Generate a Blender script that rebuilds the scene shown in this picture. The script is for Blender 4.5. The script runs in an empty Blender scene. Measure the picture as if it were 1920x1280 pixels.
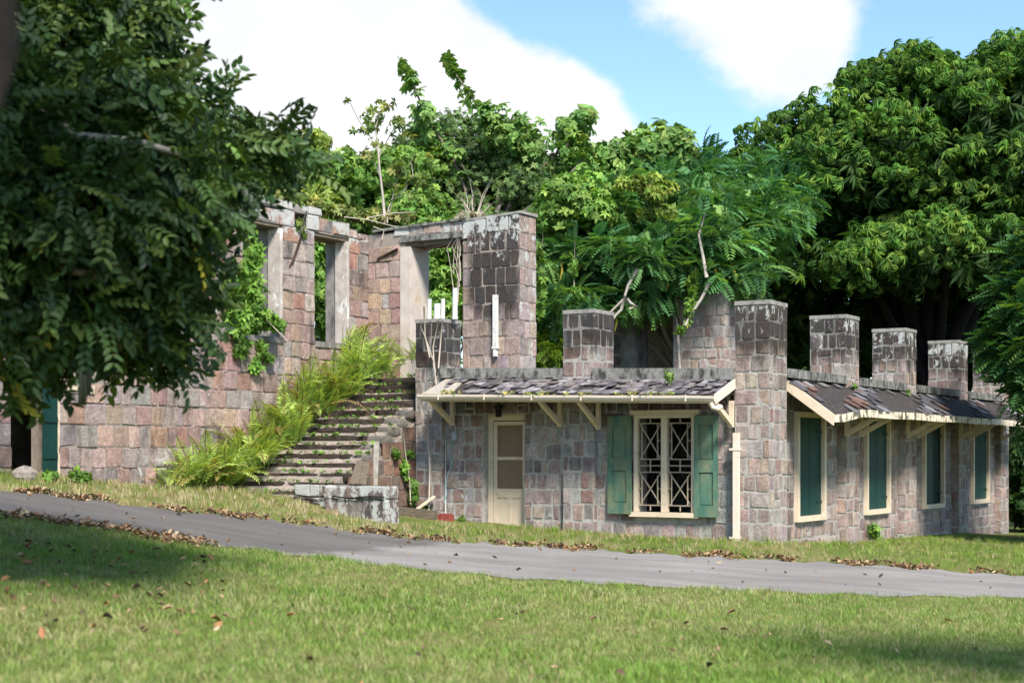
import bpy, math, random
import numpy as np
from mathutils import Vector, Matrix

random.seed(7)
rng = np.random.default_rng(11)
scene = bpy.context.scene
COL = scene.collection

# ------------------------------------------------------------------ camera
EYE = 1.564
FPX, CX, HY = 2900.0, 960.0, 850.0            # focal length and principal rows of the photograph, in its pixels
cam_d = bpy.data.cameras.new("camera")
cam = bpy.data.objects.new("camera", cam_d)
COL.objects.link(cam)
cam.location = (0, 0, EYE)
cam.rotation_euler = (math.radians(90), 0, 0)
cam_d.sensor_width = 36.0
cam_d.lens = 36.0 * FPX / 1920.0
cam_d.shift_y = (HY - 640.0) / 1920.0
cam_d.clip_end = 3000
cam_d.dof.use_dof = True
cam_d.dof.focus_distance = 29.5
cam_d.dof.aperture_fstop = 1.8
scene.camera = cam

# ------------------------------------------------------------------ world, sun, exposure
SUN_EL, SUN_AZ = math.radians(47), math.radians(162)   # azimuth clockwise from +Y: behind the camera, to its right
world = bpy.data.worlds.new("World")
scene.world = world
world.use_nodes = True
wn, wl = world.node_tree.nodes, world.node_tree.links
wn.clear()
w_out = wn.new("ShaderNodeOutputWorld")
w_bg = wn.new("ShaderNodeBackground")
w_bg.inputs["Strength"].default_value = 0.115
w_sky = wn.new("ShaderNodeTexSky")
w_sky.sky_type = 'NISHITA'
w_sky.sun_disc = False
w_sky.sun_elevation = SUN_EL
w_sky.sun_rotation = SUN_AZ
w_sky.dust_density = 0.6
w_sky.ozone_density = 1.6
w_tc = wn.new("ShaderNodeTexCoord")


def wmath(op, a, b=None, clamp=False):
    n = wn.new("ShaderNodeMath")
    n.operation = op
    n.use_clamp = clamp
    for i, v in enumerate((a, b)):
        if v is None:
            continue
        if isinstance(v, (int, float)):
            n.inputs[i].default_value = v
        else:
            wl.new(v, n.inputs[i])
    return n.outputs[0]


def wnoise(scale, detail, rough, loc=(0, 0, 0), zs=1.6):
    mp = wn.new("ShaderNodeMapping")
    mp.inputs["Location"].default_value = loc
    mp.inputs["Scale"].default_value = (1, 1, zs)
    wl.new(w_tc.outputs["Generated"], mp.inputs["Vector"])
    n = wn.new("ShaderNodeTexNoise")
    n.inputs["Scale"].default_value = scale
    n.inputs["Detail"].default_value = detail
    n.inputs["Roughness"].default_value = rough
    wl.new(mp.outputs["Vector"], n.inputs["Vector"])
    return n.outputs["Fac"]


def cloud_bank(px, py, wpx, amp):
    d = Vector(((px - CX) / FPX, 1, (HY - py) / FPX)).normalized()
    n = wn.new("ShaderNodeVectorMath")
    n.operation = 'DISTANCE'
    wl.new(w_tc.outputs["Generated"], n.inputs[0])
    n.inputs[1].default_value = d
    q = wmath('DIVIDE', n.outputs["Value"], wpx / FPX)
    g = wmath('SUBTRACT', 1.0, wmath('MULTIPLY', q, q), clamp=True)
    return wmath('MULTIPLY', g, amp)


field = wnoise(3.2, 7, 0.6, (3.1, 0.4, 1.7))
field = wmath('ADD', field, wmath('MULTIPLY', wmath('SUBTRACT', wnoise(38, 7, 0.66), 0.5), 0.55))
for bank in ((250, 150, 560, 1.1), (560, 220, 420, 0.9), (860, 300, 330, 0.75), (1050, 340, 230, 0.55), (720, 60, 150, 0.45), (900, 150, 100, 0.42), (1010, 180, 110, 0.40), (1120, 250, 120, 0.40), (1400, -30, 240, 0.75), (1500, 90, 120, 0.35), (1260, 170, 150, -0.4), (1010, 20, 170, -0.35)):
    field = wmath('ADD', field, cloud_bank(*bank))
w_ramp = wn.new("ShaderNodeMapRange")
w_ramp.interpolation_type = 'SMOOTHSTEP'
w_ramp.inputs["From Min"].default_value = 0.58
w_ramp.inputs["From Max"].default_value = 1.06
wl.new(field, w_ramp.inputs["Value"])
w_mix = wn.new("ShaderNodeMixRGB")
wl.new(w_ramp.outputs["Result"], w_mix.inputs["Fac"])
w_hs = wn.new("ShaderNodeMixRGB")
w_hs.blend_type = 'MULTIPLY'
w_hs.inputs["Fac"].default_value = 1.0
w_hs.inputs["Color2"].default_value = (0.56, 0.64, 0.71, 1)
wl.new(w_sky.outputs["Color"], w_hs.inputs["Color1"])
w_cl = wn.new("ShaderNodeMixRGB")
w_cl.inputs["Color1"].default_value = (2.35, 2.45, 2.6, 1)
w_cl.inputs["Color2"].default_value = (3.6, 3.62, 3.63, 1)
wl.new(wnoise(7, 4, 0.55, (9, 2, 4)), w_cl.inputs["Fac"])
wl.new(w_hs.outputs["Color"], w_mix.inputs["Color1"])
wl.new(w_cl.outputs["Color"], w_mix.inputs["Color2"])
wl.new(w_mix.outputs["Color"], w_bg.inputs["Color"])
wl.new(w_bg.outputs["Background"], w_out.inputs["Surface"])

sun_d = bpy.data.lights.new("sun", 'SUN')
sun_d.energy = 2.8
sun_d.angle = math.radians(13)
sun_d.color = (1.0, 0.95, 0.87)
sun = bpy.data.objects.new("sun", sun_d)
COL.objects.link(sun)
sun_dir = Vector((math.sin(SUN_AZ) * math.cos(SUN_EL), math.cos(SUN_AZ) * math.cos(SUN_EL), math.sin(SUN_EL)))
sun.rotation_euler = sun_dir.to_track_quat('Z', 'Y').to_euler()
sun.location = (20, -20, 40)

scene.view_settings.view_transform = 'Standard'
scene.view_settings.look = 'None'
scene.view_settings.exposure = 1.6
scene.view_settings.gamma = 1.0
scene.view_settings.use_curve_mapping = False
scene.render.engine = 'CYCLES'
scene.cycles.use_denoising = True
scene.cycles.max_bounces = 6
scene.cycles.diffuse_bounces = 3
scene.cycles.glossy_bounces = 2
scene.cycles.transmission_bounces = 3
scene.cycles.transparent_max_bounces = 6
scene.cycles.caustics_reflective = False
scene.cycles.caustics_refractive = False

# ------------------------------------------------------------------ materials
MATS = {}


class NT:
    """small node helper"""

    def __init__(self, name, rough=0.85, spec=0.25):
        m = bpy.data.materials.new(name)
        m.use_nodes = True
        self.m, self.n, self.l = m, m.node_tree.nodes, m.node_tree.links
        self.b = self.n["Principled BSDF"]
        self.b.inputs["Roughness"].default_value = rough
        self.b.inputs["Specular IOR Level"].default_value = spec
        MATS[name] = m
        self.pos = None

    def link(self, a, b):
        self.l.new(a, b)

    def position(self):
        if self.pos is None:
            self.pos = self.n.new("ShaderNodeNewGeometry").outputs["Position"]
        return self.pos

    def noise(self, scale, detail=4, rough=0.6, stretch=(1, 1, 1), loc=(0, 0, 0)):
        mp = self.n.new("ShaderNodeMapping")
        mp.inputs["Scale"].default_value = stretch
        mp.inputs["Location"].default_value = loc
        self.link(self.position(), mp.inputs["Vector"])
        t = self.n.new("ShaderNodeTexNoise")
        t.inputs["Scale"].default_value = scale
        t.inputs["Detail"].default_value = detail
        t.inputs["Roughness"].default_value = rough
        self.link(mp.outputs["Vector"], t.inputs["Vector"])
        return t.outputs["Fac"]

    def ramp(self, v, lo, hi, a=0.0, b=1.0):
        r = self.n.new("ShaderNodeMapRange")
        r.inputs["From Min"].default_value = lo
        r.inputs["From Max"].default_value = hi
        r.inputs["To Min"].default_value = a
        r.inputs["To Max"].default_value = b
        self.link(v, r.inputs["Value"])
        return r.outputs["Result"]

    def math(self, op, a, b=None, clamp=False):
        n = self.n.new("ShaderNodeMath")
        n.operation = op
        n.use_clamp = clamp
        for i, v in enumerate((a, b)):
            if v is None:
                continue
            if isinstance(v, (int, float)):
                n.inputs[i].default_value = v
            else:
                self.link(v, n.inputs[i])
        return n.outputs[0]

    def mix(self, fac, a, b, mode='MIX'):
        n = self.n.new("ShaderNodeMixRGB")
        n.blend_type = mode
        for k, v in (("Fac", fac), ("Color1", a), ("Color2", b)):
            if isinstance(v, (int, float)):
                n.inputs[k].default_value = v if k == "Fac" else (v, v, v, 1)
            elif isinstance(v, tuple):
                n.inputs[k].default_value = (*v, 1) if len(v) == 3 else v
            else:
                self.link(v, n.inputs[k])
        return n.outputs["Color"]

    def attr(self, name):
        a = self.n.new("ShaderNodeAttribute")
        a.attribute_name = name
        return a

    def bump(self, h, dist=0.01, strength=0.6):
        b = self.n.new("ShaderNodeBump")
        b.inputs["Distance"].default_value = dist
        b.inputs["Strength"].default_value = strength
        self.link(h, b.inputs["Height"])
        self.link(b.outputs["Normal"], self.b.inputs["Normal"])

    def color(self, c):
        self.link(c, self.b.inputs["Base Color"])


def leaf_material(name, trans=0.28, rough=0.5, spec=0.35):
    k = NT(name, rough, spec)
    a = k.attr("col")
    base = k.mix(1.0, a.outputs["Color"], k.ramp(k.noise(9, 2), 0.25, 0.75, 0.8, 1.2), 'MULTIPLY')
    k.color(base)
    tr = k.n.new("ShaderNodeBsdfTranslucent")
    k.link(k.mix(1.0, base, (1.5, 1.45, 0.55), 'MULTIPLY'), tr.inputs["Color"])
    ms = k.n.new("ShaderNodeMixShader")
    ms.inputs["Fac"].default_value = trans
    k.link(k.b.outputs["BSDF"], ms.inputs[1])
    k.link(tr.outputs["BSDF"], ms.inputs[2])
    k.link(ms.outputs["Shader"], k.n["Material Output"].inputs["Surface"])
    return k.m


def stone_material(name, stain_col=(0.022, 0.021, 0.020)):
    k = NT(name, 0.92, 0.15)
    a = k.attr("col")
    li = k.attr("lich")
    c = k.mix(1.0, a.outputs["Color"], k.ramp(k.noise(7, 6, 0.75), 0.2, 0.8, 0.45, 1.5), 'MULTIPLY')
    c = k.mix(1.0, c, k.ramp(k.noise(55, 4, 0.7), 0.25, 0.75, 0.62, 1.3), 'MULTIPLY')
    c = k.mix(k.ramp(k.noise(11, 6, 0.75, (1, 1, 0.8), (1, 9, 4)), 0.54, 0.76, 0.0, 0.30), c, (0.44, 0.42, 0.385))
    pits = k.ramp(k.noise(28, 3, 0.7, loc=(3, 1, 5)), 0.54, 0.70, 0.0, 0.65)
    c = k.mix(pits, c, (0.09, 0.07, 0.06))
    st = k.math('ADD', k.math('MULTIPLY', a.outputs["Alpha"], 1.75), k.math('MULTIPLY', k.math('SUBTRACT', k.noise(5, 5, 0.65, (1, 1, 0.28)), 0.62), 2.4))
    st = k.math('MULTIPLY', k.math('MINIMUM', k.math('MAXIMUM', st, 0.0), 1.0), 0.88)
    st = k.math('MULTIPLY', st, k.ramp(a.outputs["Alpha"], 0.02, 0.2, 0.12, 1.0))
    c = k.mix(st, c, stain_col)
    lm = k.math('ADD', li.outputs["Fac"], k.math('MULTIPLY', k.math('SUBTRACT', k.noise(6.5, 5, 0.72, (1, 1, 0.7), (7, 3, 2)), 0.5), 2.6))
    lm = k.ramp(lm, 0.62, 0.78, 0.0, 0.9)
    lm = k.math('MULTIPLY', lm, k.ramp(li.outputs["Fac"], 0.05, 0.2, 0.0, 1.0))
    lm = k.math('MINIMUM', k.math('MAXIMUM', lm, 0.0), 0.85)
    c = k.mix(lm, c, (0.52, 0.53, 0.50))
    k.color(c)
    k.bump(k.math('ADD', k.noise(22, 6, 0.75), k.math('MULTIPLY', k.noise(120, 3, 0.6), 0.4)), 0.035, 1.0)
    return k.m


def plain(name, c, rough=0.8, var=0.18, scale=8, stretch=(1, 1, 1), dirt=None, dirt_lo=0.55, dirt_hi=0.75, dirt_scale=4, bump=0.0, spec=0.2, dirt_stretch=(1, 1, 1)):
    k = NT(name, rough, spec)
    col = k.mix(1.0, c, k.ramp(k.noise(scale, 5, 0.65, stretch), 0.25, 0.75, 1 - var, 1 + var), 'MULTIPLY')
    if dirt:
        col = k.mix(k.ramp(k.noise(dirt_scale, 6, 0.7, dirt_stretch, (4, 8, 1)), dirt_lo, dirt_hi, 0, 0.9), col, dirt)
    k.color(col)
    if bump:
        k.bump(k.noise(scale * 5, 4, 0.7, stretch), bump, 0.7)
    return k.m


stone_material("stone")
plain("mortar", (0.34, 0.32, 0.29), 0.95, 0.25, 12, dirt=(0.10, 0.095, 0.085), dirt_lo=0.5, dirt_hi=0.8, dirt_scale=2.2, bump=0.01)
k = NT("mortar_stained", 0.95, 0.15)
a = k.attr("col")
c = k.mix(1.0, (0.34, 0.32, 0.29), k.ramp(k.noise(12, 5, 0.65), 0.25, 0.75, 0.75, 1.25), 'MULTIPLY')
stn = k.math('ADD', k.math('MULTIPLY', a.outputs["Alpha"], 1.1), k.math('MULTIPLY', k.math('SUBTRACT', k.noise(5, 5, 0.65, (1, 1, 0.28)), 0.62), 1.6))
c = k.mix(k.math('MULTIPLY', k.math('MINIMUM', k.math('MAXIMUM', stn, 0.0), 1.0), 0.72), c, (0.05, 0.047, 0.043))
k.color(c)
k.bump(k.noise(60, 4, 0.7), 0.01, 0.7)
plain("mortar_dark", (0.27, 0.225, 0.19), 0.95, 0.3, 10, dirt=(0.05, 0.045, 0.04), dirt_lo=0.5, dirt_hi=0.75, dirt_scale=2.5, bump=0.01)
plain("plaster", (0.46, 0.40, 0.35), 0.9, 0.2, 3, dirt=(0.40, 0.25, 0.12), dirt_lo=0.56, dirt_hi=0.72, dirt_scale=2.3, bump=0.006)
plain("reveal", (0.22, 0.20, 0.185), 0.92, 0.35, 5, dirt=(0.055, 0.05, 0.045), dirt_lo=0.46, dirt_hi=0.66, dirt_scale=3, bump=0.01, dirt_stretch=(1, 1, 0.4))
plain("jamb_paint", (0.40, 0.35, 0.31), 0.9, 0.3, 5, dirt=(0.68, 0.67, 0.64), dirt_lo=0.56, dirt_hi=0.62, dirt_scale=3.5, bump=0.01, dirt_stretch=(1, 1, 0.6))
plain("coping", (0.22, 0.215, 0.195), 0.95, 0.3, 9, dirt=(0.022, 0.022, 0.020), dirt_lo=0.44, dirt_hi=0.62, dirt_scale=7, bump=0.012, dirt_stretch=(1, 1, 0.5))
plain("cap", (0.27, 0.255, 0.225), 0.95, 0.25, 9, dirt=(0.08, 0.075, 0.065), dirt_lo=0.5, dirt_hi=0.7, dirt_scale=5, bump=0.012)
plain("cream", (0.60, 0.49, 0.36), 0.6, 0.06, 6, dirt=(0.28, 0.21, 0.14), dirt_lo=0.56, dirt_hi=0.8, dirt_scale=6, spec=0.3)
plain("cream_pale", (0.64, 0.55, 0.45), 0.5, 0.05, 6, dirt=(0.30, 0.24, 0.17), dirt_lo=0.58, dirt_hi=0.85, dirt_scale=7, spec=0.35)
plain("lattice", (0.33, 0.27, 0.20), 0.6, 0.12, 9, dirt=(0.22, 0.15, 0.09), dirt_lo=0.58, dirt_hi=0.75, dirt_scale=9)
plain("fascia", (0.66, 0.57, 0.44), 0.7, 0.1, 6, dirt=(0.015, 0.014, 0.013), dirt_lo=0.50, dirt_hi=0.60, dirt_scale=6, dirt_stretch=(1, 1, 0.5))
plain("green_paint", (0.065, 0.145, 0.105), 0.6, 0.22, 4, (1, 1, 0.35), dirt=(0.19, 0.20, 0.115), dirt_lo=0.42, dirt_hi=0.68, dirt_scale=3.2, dirt_stretch=(1.6, 1.6, 0.7), bump=0.003)
plain("green_dark", (0.007, 0.040, 0.034), 0.55, 0.15, 5, (1, 1, 0.3), dirt=(0.016, 0.060, 0.048), dirt_lo=0.55, dirt_hi=0.8, dirt_scale=2.2, bump=0.003)
plain("tan_door", (0.52, 0.37, 0.25), 0.6, 0.08, 4)
plain("shingle_deck", (0.042, 0.036, 0.034), 0.95, 0.5, 9, dirt=(0.14, 0.115, 0.09), dirt_lo=0.54, dirt_hi=0.74, dirt_scale=11, bump=0.01)
plain("plywood", (0.33, 0.29, 0.24), 0.9, 0.2, 5, (6, 1, 1))
plain("pvc", (0.60, 0.59, 0.56), 0.45, 0.08, 5, dirt=(0.26, 0.22, 0.17), dirt_lo=0.52, dirt_hi=0.75, dirt_scale=6, spec=0.4)
plain("iron", (0.06, 0.035, 0.025), 0.9, 0.4, 20)
plain("black_metal", (0.012, 0.012, 0.012), 0.5, 0.2, 20)
plain("grey_box", (0.32, 0.36, 0.38), 0.5, 0.05, 10)
plain("cable", (0.42, 0.43, 0.40), 0.6, 0.1, 10)
plain("cable_blue", (0.25, 0.42, 0.46), 0.6, 0.1, 10)
plain("timber", (0.13, 0.105, 0.075), 0.9, 0.4, 7, (1, 1, 4), dirt=(0.02, 0.018, 0.015), dirt_scale=5, bump=0.01)
plain("timber_pale", (0.50, 0.42, 0.31), 0.85, 0.2, 7, bump=0.004)
plain("timber_white", (0.40, 0.37, 0.32), 0.85, 0.3, 9, dirt=(0.12, 0.10, 0.08), dirt_scale=6, bump=0.004)
plain("red_paint", (0.24, 0.055, 0.045), 0.6, 0.2, 8)
plain("bark", (0.16, 0.135, 0.11), 0.95, 0.35, 14, (1, 1, 0.4), dirt=(0.04, 0.035, 0.03), dirt_scale=5, bump=0.02)
plain("bark_pale", (0.34, 0.30, 0.255), 0.95, 0.25, 14, (1, 1, 0.4), dirt=(0.10, 0.085, 0.07), dirt_scale=5, bump=0.01)
plain("bark_dark", (0.014, 0.011, 0.010), 0.95, 0.35, 14, bump=0.02)
plain("twig", (0.36, 0.31, 0.25), 0.9, 0.2, 10)
plain("pod", (0.020, 0.022, 0.012), 0.6, 0.2, 10)
plain("pod_yellow", (0.42, 0.34, 0.05), 0.6, 0.2, 10)
plain("rock", (0.26, 0.225, 0.20), 0.95, 0.3, 6, dirt=(0.06, 0.055, 0.05), dirt_scale=4, bump=0.02)
leaf_material("leaf", 0.30, 0.6, 0.2)
leaf_material("leaf_glossy", 0.22, 0.5, 0.3)
leaf_material("grass", 0.30, 0.7, 0.15)
leaf_material("litter", 0.1, 0.85, 0.1)

# screen mesh of the door: brown gauze one can look through
k = NT("gauze", 0.9, 0.1)
k.b.inputs["Base Color"].default_value = (0.30, 0.21, 0.14, 1)
tp = k.n.new("ShaderNodeBsdfTransparent")
ms = k.n.new("ShaderNodeMixShader")
ms.inputs["Fac"].default_value = 0.40
k.link(tp.outputs["BSDF"], ms.inputs[1])
k.link(k.b.outputs["BSDF"], ms.inputs[2])
k.link(ms.outputs["Shader"], k.n["Material Output"].inputs["Surface"])

# shingles take their colour piece by piece
k = NT("shingle", 0.9, 0.2)
a = k.attr("col")
c = k.mix(1.0, a.outputs["Color"], k.ramp(k.noise(30, 5, 0.7, (3, 1, 1)), 0.25, 0.75, 0.6, 1.4), 'MULTIPLY')
c = k.mix(k.ramp(k.noise(6, 4, 0.7), 0.58, 0.72, 0, 0.85), c, (0.03, 0.028, 0.028))
k.color(c)
k.bump(k.noise(60, 4, 0.7, (3, 1, 1)), 0.006, 0.8)

# step stone: dark, mossy, with pale lichen
k = NT("step_stone", 0.95, 0.1)
a = k.attr("col")
c = k.mix(1.0, a.outputs["Color"], k.ramp(k.noise(9, 5, 0.7), 0.2, 0.8, 0.5, 1.4), 'MULTIPLY')
c = k.mix(k.ramp(k.noise(4.5, 6, 0.75, (1, 1, 1.5), (2, 5, 1)), 0.65, 0.74, 0, 0.6), c, (0.32, 0.30, 0.26))
c = k.mix(k.ramp(k.noise(7, 5, 0.7, (1, 1, 1), (5, 5, 5)), 0.60, 0.75, 0, 0.6), c, (0.05, 0.07, 0.02))
k.color(c)
k.bump(k.noise(25, 5, 0.75), 0.03, 0.9)

# ground, road
k = NT("lawn_soil", 1.0, 0.05)
pn = k.noise(0.55, 5, 0.6)
c = k.mix(k.ramp(pn, 0.35, 0.65), (0.10, 0.14, 0.03), (0.20, 0.18, 0.075))
c = k.mix(1.0, c, k.ramp(k.noise(14, 5, 0.7), 0.2, 0.8, 0.55, 1.35), 'MULTIPLY')
k.color(c)
k.bump(k.noise(22, 4, 0.7), 0.04, 0.8)

k = NT("asphalt", 0.95, 0.15)
sx = k.n.new("ShaderNodeSeparateXYZ")
k.link(k.position(), sx.inputs[0])
seam = k.math('ADD', k.math('ADD', sx.outputs[0], k.math('MULTIPLY', sx.outputs[1], -0.35)), k.math('MULTIPLY', k.noise(1.2, 5, 0.7), 1.6))
old = k.mix(k.ramp(k.noise(0.8, 6, 0.65, (0.35, 1.6, 1)), 0.35, 0.68), (0.105, 0.094, 0.085), (0.165, 0.15, 0.137))
new = k.mix(k.ramp(k.noise(0.9, 6, 0.65, (0.35, 1.6, 1)), 0.35, 0.68), (0.205, 0.185, 0.168), (0.32, 0.295, 0.27))
c = k.mix(k.ramp(seam, -8.9, -8.5), old, new)
c = k.mix(1.0, c, k.ramp(k.noise(60, 3, 0.8), 0.2, 0.8, 0.7, 1.3), 'MULTIPLY')
c = k.mix(k.ramp(k.noise(1.4, 7, 0.75, (0.3, 2.2, 1), (3, 1, 8)), 0.60, 0.70, 0, 0.55), c, (0.075, 0.065, 0.058))
c = k.mix(k.ramp(k.noise(3.5, 6, 0.75, (0.5, 1.6, 1), (13, 1, 8)), 0.62, 0.72, 0, 0.5), c, (0.17, 0.11, 0.075))
k.color(c)
c = k.mix(k.ramp(k.noise(130, 2, 0.8), 0.56, 0.66, 0, 0.5), c, (0.36, 0.34, 0.32))
c = k.mix(k.ramp(k.noise(95, 2, 0.8, loc=(4, 4, 4)), 0.58, 0.68, 0, 0.6), c, (0.05, 0.047, 0.045))
k.color(c)
k.bump(k.noise(90, 3, 0.7), 0.02, 0.9)

# ------------------------------------------------------------------ frames and mesh helpers
ANG = math.radians(31.5)
CA, SA = math.cos(ANG), math.sin(ANG)
D0 = 27.0
C0 = ((1442 - CX) / FPX * D0, D0)


def P(s, t, z):
    """building frame: s leftwards along the front, t backwards along the side, z up"""
    return (C0[0] - CA * s + SA * t, C0[1] + SA * s + CA * t, z)


def at(px, py, Y):
    return Vector(((px - CX) / FPX * Y, Y, EYE + (HY - py) / FPX * Y))


def to_px(p):
    return (CX + FPX * p[0] / p[1], HY - FPX * (p[2] - EYE) / p[1])


def tag(o, label=None, cat=None, group=None, kind=None):
    if label:
        o["label"] = label
    if cat:
        o["category"] = cat
    if group:
        o["group"] = group
    if kind:
        o["kind"] = kind
    return o


def link(name, me, parent=None):
    o = bpy.data.objects.new(name, me)
    COL.objects.link(o)
    if parent is not None:
        o.parent = parent
        if parent.type == 'EMPTY' and parent.parent is None:
            o.matrix_parent_inverse = Matrix.Translation(parent.location).inverted()
    return o


def thing(name, loc, label, cat, group=None, kind=None):
    o = bpy.data.objects.new(name, None)
    COL.objects.link(o)
    o.location = loc
    o.empty_display_size = 0.2
    return tag(o, label, cat, group, kind)


def mesh(name, V, F, mat, smooth=False, col=None, lich=None):
    me = bpy.data.meshes.new(name)
    me.from_pydata([tuple(v) for v in V], [], [tuple(f) for f in F])
    me.materials.append(MATS[mat])
    if smooth:
        me.polygons.foreach_set("use_smooth", [True] * len(me.polygons))
    if col is not None:
        ca = me.attributes.new("col", 'FLOAT_COLOR', 'POINT')
        arr = np.asarray(col, dtype=np.float32)
        if arr.ndim == 1:
            arr = np.tile(arr, (len(V), 1))
        ca.data.foreach_set("color", arr.ravel())
    if lich is not None:
        la = me.attributes.new("lich", 'FLOAT', 'POINT')
        arr = np.asarray(lich, dtype=np.float32)
        if arr.ndim == 0:
            arr = np.full(len(V), float(arr), dtype=np.float32)
        la.data.foreach_set("value", arr)
    me.update()
    return me


def array_mesh(name, V, F, mat, col=None, smooth=False):
    """fast: V (n,3), F (m,k) arrays"""
    V = np.ascontiguousarray(V, dtype=np.float32)
    F = np.ascontiguousarray(F, dtype=np.int32)
    me = bpy.data.meshes.new(name)
    m, kk = F.shape
    me.vertices.add(len(V))
    me.vertices.foreach_set("co", V.ravel())
    me.loops.add(m * kk)
    me.loops.foreach_set("vertex_index", F.ravel())
    me.polygons.add(m)
    me.polygons.foreach_set("loop_start", np.arange(0, m * kk, kk, dtype=np.int32))
    if smooth:
        me.polygons.foreach_set("use_smooth", np.ones(m, dtype=bool))
    me.materials.append(MATS[mat])
    if col is not None:
        ca = me.attributes.new("col", 'FLOAT_COLOR', 'POINT')
        col = np.ascontiguousarray(col, dtype=np.float32)
        if col.shape[1] == 3:
            col = np.concatenate([col, np.ones((len(col), 1), np.float32)], 1)
        ca.data.foreach_set("color", col.ravel())
    me.update(calc_edges=True)
    me.validate()
    return me


class MB:
    """collects simple solids; in the building frame unless raw=True"""

    def __init__(self, raw=False):
        self.v, self.f, self.raw = [], [], raw

    def hexa(self, pts):
        i = len(self.v)
        self.v += [p if self.raw else P(*p) for p in pts]
        for q in ((0, 1, 2, 3), (7, 6, 5, 4), (0, 4, 5, 1), (1, 5, 6, 2), (2, 6, 7, 3), (3, 7, 4, 0)):
            self.f.append(tuple(i + j for j in (q if not self.raw else q[::-1])))
        return self

    def box(self, a0, a1, b0, b1, c0, c1):
        return self.hexa([(a0, b0, c0), (a1, b0, c0), (a1, b1, c0), (a0, b1, c0), (a0, b0, c1), (a1, b0, c1), (a1, b1, c1), (a0, b1, c1)])

    def bar(self, p, q, w, h, up=(0, 0, 1)):
        """rectangular bar from p to q (world if raw, else building frame)"""
        if not self.raw:
            p, q = P(*p), P(*q)
        p, q = Vector(p), Vector(q)
        d = (q - p).normalized()
        u = Vector(up)
        x = d.cross(u)
        if x.length < 1e-4:
            x = d.cross(Vector((1, 0.3, 0)))
        x.normalize()
        y = x.cross(d).normalized()
        x *= w / 2
        y *= h / 2
        raw, self.raw = self.raw, True
        self.hexa([p - x - y, p + x - y, q + x - y, q - x - y, p - x + y, p + x + y, q + x + y, q - x + y])
        self.raw = raw
        return self

    def tube(self, pts, rad, n=8, cap=True):
        if not self.raw:
            pts = [P(*p) for p in pts]
        pts = [Vector(p) for p in pts]
        if isinstance(rad, (int, float)):
            rad = [rad] * len(pts)
        i0 = len(self.v)
        ref = Vector((0.31, 0.22, 0.93))
        for j, p in enumerate(pts):
            d = (pts[min(j + 1, len(pts) - 1)] - pts[max(j - 1, 0)]).normalized()
            x = d.cross(ref)
            if x.length < 0.1:
                x = d.cross(Vector((1, 0, 0)))
            x.normalize()
            y = d.cross(x)
            for k_ in range(n):
                an = 2 * math.pi * k_ / n
                self.v.append(tuple(p + (x * math.cos(an) + y * math.sin(an)) * rad[j]))
        for j in range(len(pts) - 1):
            for k_ in range(n):
                a_, b_ = i0 + j * n + k_, i0 + j * n + (k_ + 1) % n
                self.f.append((a_, b_, b_ + n, a_ + n))
        if cap:
            self.f.append(tuple(i0 + k_ for k_ in range(n)))
            self.f.append(tuple(i0 + (len(pts) - 1) * n + k_ for k_ in range(n))[::-1])
        return self

    def build(self, name, mat, parent=None, smooth=False, **kw):
        return link(name, mesh(name, self.v, self.f, mat, smooth, **kw), parent)


def part_box(name, mat, parent, *b):
    return MB().box(*b).build(name, mat, parent)


# ------------------------------------------------------------------ terrain height
CTRL = [(4.49, 27, 0.0), (6.2, 30.2, -0.17), (8.8, 34, -0.28), (13.2, 41.3, -0.56), (2.5, 28.0, 0.05), (0.0, 29.8, 0.17), (-1.9, 30.6, 0.33),
        (-3.0, 27.9, 0.46), (-4.0, 28.4, 0.74), (-5.3, 29.2, 0.86), (-6.4, 29.0, 0.92), (-7.0, 28.0, 0.98), (-7.9, 26.4, 1.20), (-8.5, 25.6, 1.26),
        (-6.6, 20, 0.90), (-3.6, 22, 0.37), (0, 22.5, 0.05), (3.7, 22.5, -0.18), (7.3, 22.5, -0.42), (12, 23, -0.68),
        (0, 0, -0.04), (0, 8, -0.03), (0, 13, -0.01), (-3, 10, 0.25), (-5, 14, 0.60), (4, 10, -0.16), (7, 13, -0.32), (-8, 8, 0.6), (10, 5, -0.4),
        (-14, 24, 1.9), (-12, 36, 1.6), (0, 45, 0.4), (10, 55, -0.6), (22, 45, -1.0), (20, 30, -1.0), (-5, 55, 0.9), (-20, 50, 2.0)]
_c = np.array(CTRL)


def _phi(r2):
    return 0.5 * r2 * np.log(np.maximum(r2, 1e-9))


_d2 = ((_c[:, None, :2] - _c[None, :, :2]) ** 2).sum(-1)
_n = len(_c)
_A = np.zeros((_n + 3, _n + 3))
_A[:_n, :_n] = _phi(_d2) + np.eye(_n) * 0.6
_A[:_n, _n] = _A[_n, :_n] = 1
_A[:_n, _n + 1:] = _c[:, :2]
_A[_n + 1:, :_n] = _c[:, :2].T
_wt = np.linalg.solve(_A, np.concatenate([_c[:, 2], np.zeros(3)]))


def gz(X, Y):
    X = np.clip(np.asarray(X, float), -22, 26)
    Y = np.clip(np.asarray(Y, float), -4, 60)
    sh = X.shape
    x, y = X.ravel(), Y.ravel()
    r2 = (x[:, None] - _c[None, :, 0]) ** 2 + (y[:, None] - _c[None, :, 1]) ** 2
    z = _phi(r2) @ _wt[:_n] + _wt[_n] + _wt[_n + 1] * x + _wt[_n + 2] * y
    z = z + 0.018 * np.sin(x * 1.7 + y * 0.6) * np.cos(y * 1.3 - x * 0.4) + 0.01 * np.sin(x * 4.1) * np.sin(y * 3.7)
    return z.reshape(sh)


def g1(x, y):
    return float(gz(np.array([x]), np.array([y]))[0])


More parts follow.
